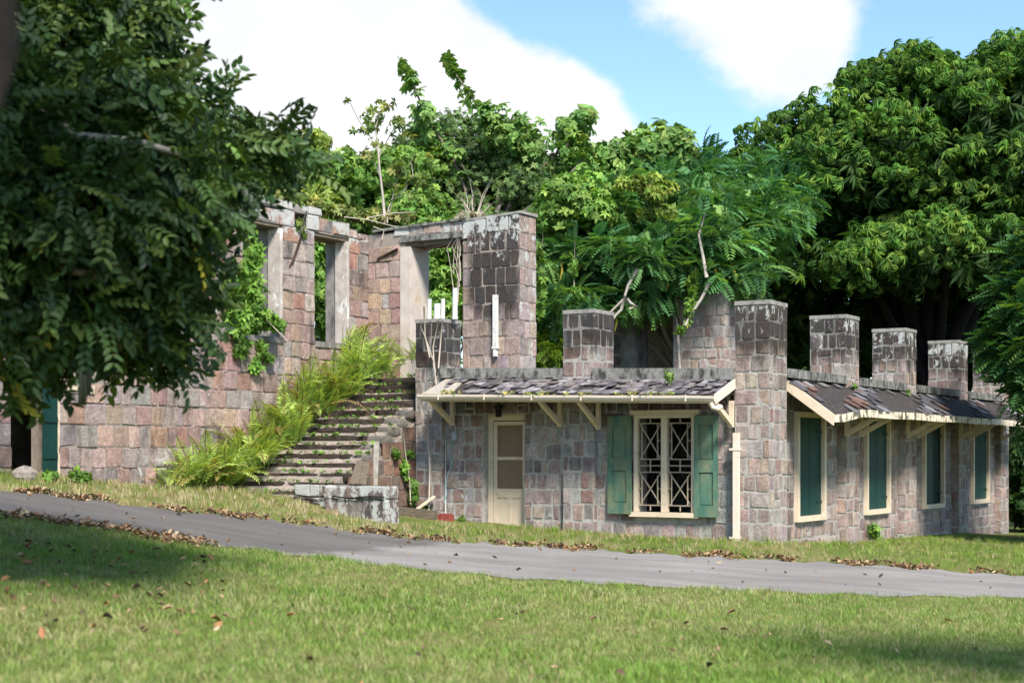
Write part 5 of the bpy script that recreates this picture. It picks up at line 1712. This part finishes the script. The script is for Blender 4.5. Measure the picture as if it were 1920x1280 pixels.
VG = [(0.14, 0.26, 0.045), (0.18, 0.31, 0.055), (0.10, 0.20, 0.035)]
vine("climbing_vine", "bright green vine climbing over the wing wall beside the dark tree", [(470, 560, None, 32, 65), (440, 600, None, 36, 40), (490, 600, None, 36, 24), (520, 608, None, 18, 10), (450, 650, None, 22, 22), (480, 480, None, 16, 36), (430, 540, None, 36, 55)], 620, VG, paths=[([(540, 640), (500, 600), (470, 520), (465, 440)], 31.0)])
vine("trailing_vine", "small vine tuft trailing down the wall above the ferns", [(490, 660, None, 10, 22), (505, 672, None, 8, 10), (478, 690, None, 10, 12)], 60, VG)
vine("trailing_vine", "thin vine with a few leaves on the stone between the wing windows", [(560, 420, None, 6, 18), (570, 440, None, 5, 12)], 20, [(0.20, 0.27, 0.06)], scale=(0.4, 0.7), paths=[([(575, 395), (562, 430), (560, 455)], 32.4)])
vine("hanging_vine", "long vine hanging beside the right edge of the tall pier", [(1012, 480, 36, 7, 24), (1016, 540, 36, 8, 36), (1010, 580, 36, 6, 20)], 90, VG, paths=[([(1018, 440), (1014, 500), (1012, 590)], 36)])
vine("hanging_vine", "vine string hanging among the feathery leaves left of the middle battlement", [(1075, 500, 36.6, 6, 26), (1078, 550, 36.6, 6, 20)], 60, VG, paths=[([(1078, 450), (1076, 510), (1077, 575)], 36.6)])
vine("hanging_vine", "vine string hanging in front of the rear pier", [(1298, 540, 36.4, 10, 30), (1293, 585, 36.4, 8, 30), (1276, 620, 36.4, 6, 8)], 90, VG, paths=[([(1305, 500), (1297, 560), (1278, 622)], 36.4)])
vine("creeper", "green creeper on the stair side wall in the corner", [(762, 850, 30.8, 12, 10), (758, 880, 30.6, 12, 22), (775, 920, 30.7, 12, 26), (744, 852, 30.3, 8, 12), (795, 958, 30.6, 10, 10)], 170, VG, scale=(0.4, 0.75), paths=[([(770, 945), (768, 900), (760, 850), (755, 800)], 30.6)])
o = thing("doorway_roots", P(7.9, T1 - 0.1, 6.1), "pale dead roots hanging in the upper doorway", "roots")
for i in range(7):
    a_ = Vector(P(7.9 + rm.uniform(0, 0.22), T1 - 0.08, 6.15))
    pts = [a_ + Vector((rm.uniform(-0.08, 0.08), 0, -q * rm.uniform(0.5, 1.6) / 4)) for q in range(5)]
    MB(True).tube(pts, [0.010] * 5, 5).build("root", "twig", o, True)
o = thing("dead_climber", P(7.3, -0.05, 2.2), "bleached dead climber stems forking up the left battlement pier", "climber")
for pp in ([(818, 720), (814, 680), (800, 640), (788, 610)], [(814, 690), (812, 650), (822, 600)], [(822, 690), (826, 640), (829, 600)], [(806, 670), (797, 630), (795, 575)], [(818, 700), (806, 730), (802, 800), (806, 880), (804, 955)], [(806, 730), (785, 745), (795, 790)]):
    pts = [Vector((lambda q: (q[0], q[1], q[2]))(at(x, y, (30.55)))) for x, y in pp]
    MB(True).tube(pts, [0.016] * len(pts), 5).build("stem", "twig", o, True)
for i, pp in enumerate(([(645, 407), (690, 412), (740, 425), (760, 425)], [(690, 408), (735, 400), (780, 398)], [(700, 425), (720, 432), (716, 450)])):
    o = MB(True).tube([at(x, y, 34.0) for x, y in pp], [0.014, 0.012, 0.010, 0.007][:len(pp)], 6).build("dry_root", "twig", None, True)
    tag(o, ("long dry root along the wall top beside the pale sapling", "dry root lying towards the pier on the lintel", "short root dangling below the pale sapling")[i], "root")

# ------------------------------------------------------------------ golden shower tree in the left foreground
gs_ = thing("golden_shower_tree", (-6.9, 13.1, g1(-6.9, 13.1)), "dark leafy tree with long hanging pods filling the left foreground", "tree")
spec = [(200, 20, 9.6, 70, 50, 0.5), (90, 70, 9.2, 120, 80, 0.7), (265, 130, 9.8, 55, 45, 0.4), (345, 175, 10.0, 40, 32, 0.35), (180, 180, 9.0, 130, 80, 0.7), (310, 250, 9.4, 90, 55, 0.55), (440, 300, 9.8, 60, 26, 0.4), (70, 250, 8.6, 130, 100, 0.7), (370, 340, 9.4, 85, 45, 0.5),
        (250, 340, 8.8, 110, 70, 0.6), (130, 390, 8.4, 120, 80, 0.6), (320, 420, 9.2, 60, 45, 0.45), (210, 450, 8.8, 110, 60, 0.55), (50, 480, 8.6, 110, 100, 0.7), (310, 500, 9.6, 62, 45, 0.45), (235, 545, 9.2, 100, 60, 0.55), (130, 560, 8.8, 100, 60, 0.55), (300, 600, 9.6, 55, 45, 0.4), (50, 600, 8.8, 90, 70, 0.6),
        (265, 645, 9.4, 55, 28, 0.4), (170, 610, 9.2, 70, 30, 0.4), (35, 680, 9.0, 45, 50, 0.4), (310, 670, 9.5, 25, 20, 0.2), (-150, 300, 8.8, 200, 330, 1.2), (-250, 0, 9.0, 300, 200, 1.4), (120, -170, 9.8, 200, 120, 1.0), (-150, 600, 9.0, 140, 100, 0.9), (400, 205, 10.0, 42, 22, 0.3), (500, 275, 10.0, 48, 16, 0.3), (250, 60, 9.8, 50, 30, 0.4)]
gbig = [ellipsoid_px(a_, b_, c_ * 1.38, d_ * 1.12, e_ * 1.1, f_ * 1.3) for a_, b_, c_, d_, e_, f_ in spec]
glumps = shell_lumps(gbig, 150, (0.2, 0.42), random.Random(6), -0.7, 0.8)
GG = [(0.040, 0.080, 0.022), (0.058, 0.105, 0.026), (0.028, 0.058, 0.022), (0.10, 0.15, 0.034), (0.42, 0.36, 0.04)]
MWX = [0.335, 0.29, 0.24, 0.1338, 0.0012]
leafy("crown", gs_, scatter(T_GS, gbig, 5000, GG, (0.75, 1.15), 0.6, 0.2, -0.9, (0.3, 1.02), 'hang', mixw=MWX) + scatter(T_GS, glumps, 2300, GG, (0.7, 1.05), 0.6, 0.2, -0.9, (0.4, 1.1), 'hang', mixw=MWX), "leaf_glossy")
limbs(gs_, (-6.9, 13.1, g1(-6.9, 13.1) - 0.2), (-6.5, 13, 3.0), [gbig[i][:3] for i in (4, 9, 12, 15, 19, 24, 25, 6)], 0.20, "bark", 12)
for pp in ([(10, 185), (80, 215), (150, 255), (260, 265), (340, 290)], [(20, 250), (80, 242), (120, 238)], [(30, 498), (100, 500), (200, 520)]):
    MB(True).tube([at(x, y, 11.6) for x, y in pp], [0.045 - 0.006 * j for j in range(len(pp))], 7).build("limb", "bark_pale", gs_, True)
for i, (px, py, L) in enumerate(((150, 690, 70), (158, 700, 60), (166, 690, 50), (60, 240, 90), (48, 260, 120), (75, 300, 90), (100, 330, 130), (124, 420, 140), (118, 340, 130), (130, 400, 150), (20, 230, 90), (85, 260, 70), (160, 390, 60), (10, 420, 120))):
    a_ = at(px, py, 11.4 + 0.1 * (i % 4))
    l_ = L / FPX * 11.6
    MB(True).tube([a_, a_ + Vector((0.004, 0, -0.1 * l_)), a_ + Vector((0.008, 0, -0.5 * l_)), a_ + Vector((0.0, 0, -0.95 * l_)), a_ + Vector((0, 0, -l_))], [0.005, 0.016, 0.017, 0.016, 0.005], 7).build("seed_pod", "pod", gs_, True)
# near trunk close to the lens at the top left corner
nt = thing("near_tree", (-2.6, 3.9, g1(-2.6, 3.9)), "dark out of focus bough at the top left corner", "tree")
MB(True).tube([(-2.6, 3.9, g1(-2.6, 3.9) - 0.2), (-2.55, 3.9, 1.2), (-2.3, 3.8, 2.6), (-1.9, 3.7, 3.4)], [0.2, 0.17, 0.14, 0.11], 10).build("trunk", "bark_dark", nt, True)
MB(True).tube([(-1.9, 3.7, 3.4), (-1.42, 3.65, 3.2), (-1.21, 3.6, 2.8), (-1.195, 3.6, 2.50), (-1.21, 3.6, 2.37)], [0.10, 0.07, 0.055, 0.045, 0.02], 10).build("limb", "bark_dark", nt, True)

nbig = [(-2.9, 8.8, 6.5, 1.7, 1.2, 0.8), (-4.8, 8.8, 6.4, 1.5, 1.2, 0.9)]  # unseen crown, added overhead to shade the foreground tree
leafy("crown", nt, scatter(T_GS, nbig, 850, GG, (0.9, 1.3), 0.6, 0.2, -0.9, (0.2, 1.0), 'hang', mixw=MWX), "leaf_glossy")
for b_ in nbig:
    MB(True).tube([(-2.3, 3.8, 2.6), (-2.6, 5.2, 4.6), (b_[0] + 0.2, b_[1] - 1.2, b_[2] - 0.6), b_[:3]], [0.11, 0.08, 0.05, 0.02], 8).build("limb", "bark_dark", nt, True)

# shade trees outside the frame: one left of the wing, one behind the camera to the right
generic_tree("shade_tree", "shrubby dark tree at the left edge before the shutter", -330, 700, 23, [(-230, 640, 0, 190, 180, 1.4), (-120, 700, 0.5, 80, 90, 0.8), (-420, 500, 0, 220, 240, 1.8)], T_MED, 3000, [(0.04, 0.085, 0.03)], seed=13, lump=(0.4, 0.8), r0=0.15, fork_z=2.4)

generic_tree("shade_tree", "spreading tree beside the camera, beyond the right edge of the lawn", 3900, 700, 7.4, [(3100, -900, 0, 560, 280, 1.4), (3800, -1100, 0, 650, 320, 1.8), (2900, -700, 0.8, 260, 160, 0.8)], T_MED, 800, [(0.045, 0.09, 0.03)], seed=15, lump=(0.4, 0.8), r0=0.22, fork_z=3.2, scale=(1.0, 1.5))
generic_tree("shade_tree", "spreading tree beyond the right edge, past the side wall", 2500, 700, 31, [(2420, 560, 0, 330, 260, 3.4), (2250, 640, 1, 180, 160, 2.0), (2600, 500, -1, 300, 260, 3.0)], T_MED, 7000, [(0.04, 0.085, 0.03), (0.055, 0.11, 0.03)], seed=14, lump=(0.6, 1.3), r0=0.25, fork_z=3.0, scale=(1.2, 1.8))

# ------------------------------------------------------------------ ferns on the stairs
def frond_mesh(name, L, arch, pairs, wid, seed, tip=(0.40, 0.50, 0.12), base=(0.23, 0.37, 0.07)):
    r = random.Random(seed)
    V, F, C_ = [], [], []
    px_, pz_, an = 0.0, 0.0, 1.28
    n = pairs
    for i in range(n):
        q = i / (n - 1)
        an = 1.32 - arch * q ** 1.4
        px_ += math.cos(an) * L / n
        pz_ += math.sin(an) * L / n
        k_ = (math.sin(math.pi * min(1, 0.10 + 0.93 * q)) ** 0.7) * (1 if q > 0.14 else 0.25)
        for sgn in (-1, 1):
            l_ = wid * k_ * r.uniform(0.8, 1.15)
            w_ = L / n * 0.46
            b_ = np.array([px_, 0, pz_])
            tx, tz = math.cos(an), math.sin(an)
            sl = np.array([0.35 * tx, sgn, 0.35 * tz - 0.22 + r.uniform(-0.12, 0.12)])
            ax = np.array([tx, 0, tz])
            j = len(V)
            V += [b_ - ax * w_, b_ + sl * l_ * 0.5 - ax * w_ * 0.9, b_ + sl * l_, b_ + sl * l_ * 0.5 + ax * w_ * 0.9]
            F.append((j, j + 1, j + 2, j + 3))
            c = np.array(base) * (1 - q) + np.array(tip) * q
            C_ += [c * r.uniform(0.8, 1.2)] * 4
        j = len(V)
        if i:
            y_ = 0.006
            V += [prev + np.array([0, -y_, 0]), prev + np.array([0, y_, 0]), b_ + np.array([0, y_, 0]), b_ + np.array([0, -y_, 0])]
            F.append((j, j + 1, j + 2, j + 3))
            C_ += [np.array([0.16, 0.13, 0.05])] * 4
        prev = b_
    return array_mesh(name, np.array(V), np.array(F), "leaf", np.array(C_))


FR = [frond_mesh("frond", 1.0, 1.0, 26, 0.125, 1), frond_mesh("frond", 1.0, 1.4, 26, 0.12, 2), frond_mesh("frond", 1.0, 0.6, 26, 0.115, 3), frond_mesh("frond", 1.0, 2.0, 24, 0.13, 4),
      frond_mesh("frond", 1.0, 1.7, 22, 0.11, 5, (0.46, 0.38, 0.12), (0.30, 0.27, 0.07)), frond_mesh("frond", 1.0, 2.2, 22, 0.10, 6, (0.30, 0.20, 0.08), (0.20, 0.13, 0.05))]


def fern(s, t, z, n, L, seed, label, tall=0.0, wts=(4, 4, 3, 3, 1.4, 0.6)):
    r = random.Random(seed)
    o = thing("fern", P(s, t, z), label, "fern", "ferns growing on the stairs")
    for i in range(n):
        c = bpy.data.objects.new("frond", r.choices(FR, weights=wts)[0])
        COL.objects.link(c)
        c.parent = o
        l_ = L * r.uniform(0.6, 1.12)
        c.location = (r.gauss(0, 0.13), r.gauss(0, 0.13), -0.03)
        c.rotation_euler = (r.gauss(0, 0.2), r.gauss(-tall, 0.3), -ANG - 0.6 + r.gauss(0, 1.5))
        c.scale = (l_, l_ * r.uniform(0.85, 1.1), l_ * 0.95)
    return o


def step_z(t):
    return max(0.9, 3.16 - 0.178 * math.ceil((0.98 - t) / 0.29 - 1e-6))


for i, (s, t, n, L, lab, tall) in enumerate((
        (10.12, -4.15, 24, 0.95, "fern at the very foot of the wall, leftmost of all", 0), (10.1, -3.6, 34, 1.2, "fern at the foot of the wall, second from the left", 0), (9.95, -3.1, 36, 1.25, "fern at the bottom left corner of the stairs", 0), (10.12, -2.6, 36, 1.35, "fern against the wall beside the lowest steps", 0),
        (9.9, -2.15, 34, 1.3, "fern over the left ends of the lower steps", 0), (10.12, -1.7, 36, 1.4, "fern against the wall above the lower steps", 0), (9.85, -1.25, 34, 1.35, "fern in the middle of the bank beside the steps", 0),
        (10.12, -0.85, 34, 1.4, "fern at the wall halfway up the stairs", 0), (9.8, -0.45, 38, 1.45, "large arching fern halfway up the stairs", 0), (10.1, 0.0, 30, 1.3, "fern against the wall near the upper steps", 0), (9.7, 0.3, 34, 1.3, "fern over the left ends of the upper steps", 0),
        (9.65, 0.9, 38, 1.5, "tall upright pale fern at the head of the stairs", 0.15), (10.0, 1.2, 30, 1.5, "tall fern below the empty window of the wing", 0.15), (9.3, 1.15, 24, 1.1, "upright fern on the landing edge", 0.1), (8.75, 1.75, 18, 0.8, "small bright fern in front of the doorway wall", 0.1), (8.45, 1.6, 12, 0.6, "smallest fern at the right end of the landing", 0.1))):
    fern(s, t, step_z(t) - 0.02 if t > -2.9 else 0.88, n, L, 50 + i, lab, tall)

# ------------------------------------------------------------------ grass, weeds, litter
def blades(n_blade, h, spread, lean, w, seed):
    r = random.Random(seed)
    V, F = [], []
    for i in range(n_blade):
        x, y = r.gauss(0, spread), r.gauss(0, spread)
        a_ = r.uniform(0, 2 * math.pi)
        hh = h * r.uniform(0.55, 1.1)
        l_ = lean * r.uniform(0.2, 1.2) * hh
        dx, dy = math.cos(a_), math.sin(a_)
        ox, oy = -dy * w / 2, dx * w / 2
        j = len(V)
        V += [(x - ox, y - oy, -0.01), (x + ox, y + oy, -0.01), (x + dx * l_ + ox * 0.25, y + dy * l_ + oy * 0.25, hh), (x + dx * l_ - ox * 0.25, y + dy * l_ - oy * 0.25, hh)]
        F.append((j, j + 1, j + 2, j + 3))
    return np.array(V), np.array(F)


def patch(x, y, s, ph):
    return 0.5 + 0.25 * np.sin(x * s + ph) * np.cos(y * s * 0.8 - ph * 2) + 0.25 * np.sin(x * s * 2.3 + y * s * 1.7 + ph * 3) * np.sin(y * s * 2.9 - x * s)


def grass_sets(x, y, T, cols_a, cols_b, mixf, scale):
    sets = []
    z = gz(x, y)
    for i, (tv, tf) in enumerate(T):
        sl = slice(i, None, len(T))
        n = len(x[sl])
        if n == 0:
            continue
        ca_, cb_ = vary(cols_a, n, 0.22), vary(cols_b, n, 0.22)
        m_ = (rng.random(n) < mixf[sl]).astype(float)[:, None]
        col = ca_ * (1 - m_) + cb_ * m_
        a_ = rng.uniform(0, 2 * np.pi, n)
        xd = np.stack([np.cos(a_), np.sin(a_), np.zeros(n)], -1)
        zd = norm(UPV + rng.normal(size=(n, 3)) * 0.12)
        sc = scale[sl] * rng.uniform(0.75, 1.25, n)
        sets.append(instance(tv, tf, np.stack([x[sl], y[sl], z[sl]], -1), basis(xd, zd), sc, col))
    return sets


T_LAWN = [blades(9, 0.042, 0.040, 1.1, 0.006, i) for i in range(3)]
T_TUFT = [blades(11, 0.12, 0.04, 0.9, 0.010, 10 + i) for i in range(3)]
# lawn before the drive: sample where the camera can see it
N = 44000
Yq = 8.8 + (27 - 8.8) * rng.random(N) ** 1.25
Xq = (rng.random(N) - 0.5) * 2 * (Yq * 0.36)
sd_ = road_side(Xq, Yq)
k_ = (sd_ < -0.004 + 0.02 * rng.random(N)) | ((sd_ < 0.06 * patch(Xq, Yq, 2.1, 0.4)) & (rng.random(N) < 0.35))
Xq, Yq, sd_ = Xq[k_], Yq[k_], sd_[k_]
dry = np.clip(patch(Xq, Yq, 0.55, 0.6) * 0.75 + patch(Xq, Yq, 1.9, 2.1) * 0.45 - 0.16, 0.08, 0.85)
hgt = (0.65 + 0.9 * patch(Xq, Yq, 1.3, 4.0)) * (0.7 + 0.6 * patch(Xq, Yq, 4.0, 1.0))
lawn = leafy("lawn_grass", None, grass_sets(Xq, Yq, T_LAWN, [(0.165, 0.265, 0.05), (0.20, 0.30, 0.062), (0.13, 0.225, 0.042)], [(0.31, 0.31, 0.13), (0.37, 0.345, 0.18), (0.25, 0.28, 0.095)], dry, hgt), "grass")
tag(lawn, "short green lawn grass in the foreground", "grass", kind="stuff")
# rougher strip between the drive and the walls
N = 26000
Yq = 15 + 27 * rng.random(N)
Xq = -10 + 24 * rng.random(N)
sd_ = road_side(Xq, Yq)
ss = -(Xq - C0[0]) * CA + (Yq - C0[1]) * SA
tt = (Xq - C0[0]) * SA + (Yq - C0[1]) * CA
inb = ((ss > -0.02) & (ss < 7.6) & (tt > 0.02)) | ((ss > 7.5) & (ss < 10.4) & (tt > -2.8)) | ((ss > 5.62) & (ss < 8.2) & (tt > -3.3)) | (ss > 10.30)
k_ = (sd_ > 1.0 - 0.03 * rng.random(N)) & ~inb & (np.abs(Xq / Yq) < 0.36)
Xq, Yq, sd_, ss, tt = Xq[k_], Yq[k_], sd_[k_], ss[k_], tt[k_]
dry = np.clip(0.35 + 0.8 * patch(Xq, Yq, 1.1, 1.5) - 0.42 + 0.45 * np.exp(-((Xq + 3.2) / 2.0) ** 2) - 0.35 * (Xq > 6) + 0.3 * (Xq < -5), 0.1, 0.92)
hgt = (0.35 + 0.75 * patch(Xq, Yq, 2.2, 0.3)) * np.where(Xq > 5, 0.85, 1.0)
strip = leafy("verge_grass", None, grass_sets(Xq, Yq, T_TUFT, [(0.18, 0.26, 0.05), (0.22, 0.29, 0.065), (0.14, 0.215, 0.04)], [(0.42, 0.34, 0.20), (0.48, 0.39, 0.25), (0.34, 0.28, 0.15)], dry, hgt), "grass")
tag(strip, "straw coloured and green rough grass along the wall foot", "grass", kind="stuff")

# fallen leaves: along the far edge of the drive and on the lawn at the left
T_DEAD = [one_leaf(0.10, 0.055, 0.5, -0.5), one_leaf(0.075, 0.05, -0.4, 0.6), one_leaf(0.12, 0.05, 0.7, 0.3)]
lx, ly = [], []
for i in range(4200):
    q = rng.random()
    j = q * (len(rows) - 9) + 4
    j0 = int(j)
    a_ = rows[j0][0].lerp(rows[min(j0 + 1, len(rows) - 1)][0], j - j0)
    b_ = rows[j0][1].lerp(rows[min(j0 + 1, len(rows) - 1)][1], j - j0)
    d_ = (a_ - b_)
    w_ = rng.normal(0.012, 0.022)
    p_ = a_ + d_ * w_
    if math.sin(j * 0.9) + math.sin(j * 0.37 + 1) + 0.6 * math.sin(j * 2.3) < rng.uniform(-0.9, 1.0):
        continue
    lx.append(p_.x + rng.normal(0, 0.05)); ly.append(p_.y)
for i in range(130):
    p_ = at(rng.uniform(-40, 330), 0, 1)
    Yy = rng.uniform(11, 16.5)
    xx = (rng.uniform(-60, 420) - CX) / FPX * Yy
    lx.append(xx); ly.append(Yy)
for i in range(700):
    j0 = int(rng.uniform(6, 34))
    p_ = rows[j0][1].lerp(rows[j0][0], rng.normal(-0.05, 0.06))
    lx.append(p_.x + rng.normal(0, 0.15)); ly.append(p_.y)
for i in range(70):
    j0 = int(rng.uniform(6, len(rows) - 6))
    p_ = rows[j0][1].lerp(rows[j0][0], rng.uniform(0.05, 0.95))
    lx.append(p_.x + rng.normal(0, 0.15)); ly.append(p_.y)
for i in range(60):
    Yy = rng.uniform(10, 17)
    lx.append(rng.uniform(-0.32, 0.3) * Yy); ly.append(Yy)
lx, ly = np.array(lx), np.array(ly)
lz = gz(lx, ly) + 0.035 + 0.02 * rng.random(len(lx))
ls = []
for i, (tv, tf) in enumerate(T_DEAD):
    sl = slice(i, None, 3)
    n = len(lx[sl])
    a_ = rng.uniform(0, 2 * np.pi, n)
    xd = np.stack([np.cos(a_), np.sin(a_), rng.normal(0, 0.25, n)], -1)
    zd = norm(UPV + rng.normal(size=(n, 3)) * 0.45)
    ls.append(instance(tv, tf, np.stack([lx[sl], ly[sl], lz[sl]], -1), basis(xd, zd), rng.uniform(0.4, 0.95, n), vary([(0.22, 0.14, 0.09), (0.33, 0.22, 0.13), (0.14, 0.085, 0.05), (0.40, 0.29, 0.18), (0.30, 0.15, 0.07), (0.08, 0.055, 0.04)], n)))
o = leafy("leaf_litter", None, ls, "litter")
tag(o, "brown fallen leaves along the edge of the drive", "leaf litter", kind="stuff")

# weeds and dry grass on the steps
wx = []
for t, z in STEPS[:14]:
    for i in range(26):
        s_ = rt.uniform(7.62, 9.6)
        wx.append((*P(s_, t + rt.uniform(0.0, 0.22), z + 0.02), 0.05, 0.05, 0.03))
T_WEED = [whorl(6, 0.055, 0.03, -0.2, small_leaf(0.055, 0.03), 60)]
o = leafy("step_weeds", None, scatter(T_WEED, wx, 800, [(0.12, 0.24, 0.03), (0.16, 0.28, 0.05), (0.08, 0.16, 0.03)], (0.45, 1.1), 0.8, 0.9, -0.1, (0.2, 1.6)))
tag(o, "little green weeds growing along the stair treads", "weeds", kind="stuff")
n = 260
i_ = rng.integers(0, 14, n)
stz = np.array(STEPS)
s_ = rng.uniform(7.6, 10.0, n)
t_ = stz[i_, 0] + rng.uniform(0.0, 0.25, n)
pos = np.array([P(a_, b_, c_) for a_, b_, c_ in zip(s_, t_, stz[i_, 1] + 0.0)])
ls = []
for i, (tv, tf) in enumerate(T_TUFT):
    p_ = pos[i::3]
    a_ = rng.uniform(0, 2 * np.pi, len(p_))
    ls.append(instance(tv, tf, p_, basis(np.stack([np.cos(a_), np.sin(a_), 0 * a_], -1), norm(UPV + rng.normal(size=p_.shape) * 0.5)), rng.uniform(0.35, 0.9, len(p_)), vary([(0.26, 0.18, 0.11), (0.20, 0.13, 0.08), (0.34, 0.27, 0.18)], len(p_))))
o = leafy("step_straw", None, ls, "grass")
tag(o, "dry straw and dead grass lying on the steps", "dry grass", kind="stuff")

# plants at the wall foot and on the canopies
def weed(name, label, loc, r_, h, n, cols, T=None, scale=(0.5, 0.9)):
    o = thing(name, loc, label, "weed")
    loc = Vector(loc)
    leafy("foliage", o, scatter(T or T_MED, [(loc.x, loc.y, loc.z + h * 0.5, r_, r_, h * 0.55)], n, cols, scale, 0.9, 0.5, -0.7, (0.2, 1.05)))
    for i in range(4):
        b_ = loc + Vector((rm.uniform(-r_, r_) * 0.8, rm.uniform(-r_, r_) * 0.6, h * rm.uniform(0.7, 1.0)))
        MB(True).tube([loc + Vector((0, 0, -0.05)), loc.lerp(b_, 0.5) + Vector((0.02, 0, 0.03)), b_], [0.008, 0.006, 0.003], 5).build("stem", "bark", o, True)
    return o


for (px, py, r_, h, n, lab) in ((1640, 1012, 0.20, 0.35, 26, "weed at the foot of the side wall below the second shutter window"), (1700, 1006, 0.14, 0.36, 18, "weed at the foot of the side wall beside the second pilaster"), (1880, 985, 0.45, 0.8, 60, "leafy weeds round the far corner of the side wall"),
                                (150, 905, 0.20, 0.24, 30, "weed clump at the wall foot right of the green shutter"), (100, 903, 0.16, 0.18, 20, "small weed clump below the green shutter"), (820, 965, 0.12, 0.22, 18, "green weed beside the timber at the wall foot"), (865, 978, 0.08, 0.10, 10, "tiny weed at the wall foot left of the door")):
    p = ray_ground(px, py)
    weed("weed", lab, (p.x, p.y, p.z), r_, h, n, VG, scale=(0.4, 0.8))
q = roof_p(1.72, 0.55, 0.03)
weed("roof_weed", "small green weed sprouting from the front canopy shingles", P(*q), 0.10, 0.34, 26, [(0.17, 0.27, 0.06), (0.22, 0.31, 0.08)], scale=(0.35, 0.55))
gw = [(*P(s, RE - 0.07, roof_z(s, 1) + 0.03), 0.14, 0.05, 0.05) for s in (6.3, 6.1, 5.9, 4.8, 4.4, 4.1, 3.9, 3.5, 3.2, 2.5, 2.2, 1.9, 1.7, 1.5)]
o = leafy("gutter_weeds", None, scatter(T_WEED, gw, 130, [(0.30, 0.30, 0.08), (0.22, 0.28, 0.07), (0.40, 0.34, 0.12)], (0.4, 0.9), 0.9, 0.4, -0.6, (0.2, 1.2)))
tag(o, "yellow green weeds growing in the gutter of the front canopy", "weeds", kind="stuff")
for (t, lab) in ((4.1, "tiny weed on the side canopy by the first battlement pier"), (7.6, "tiny weed on the side canopy further back")):
    weed("roof_weed", lab, P(*sroof(t, 0.25, 0.02)), 0.06, 0.14, 10, VG, scale=(0.25, 0.45))
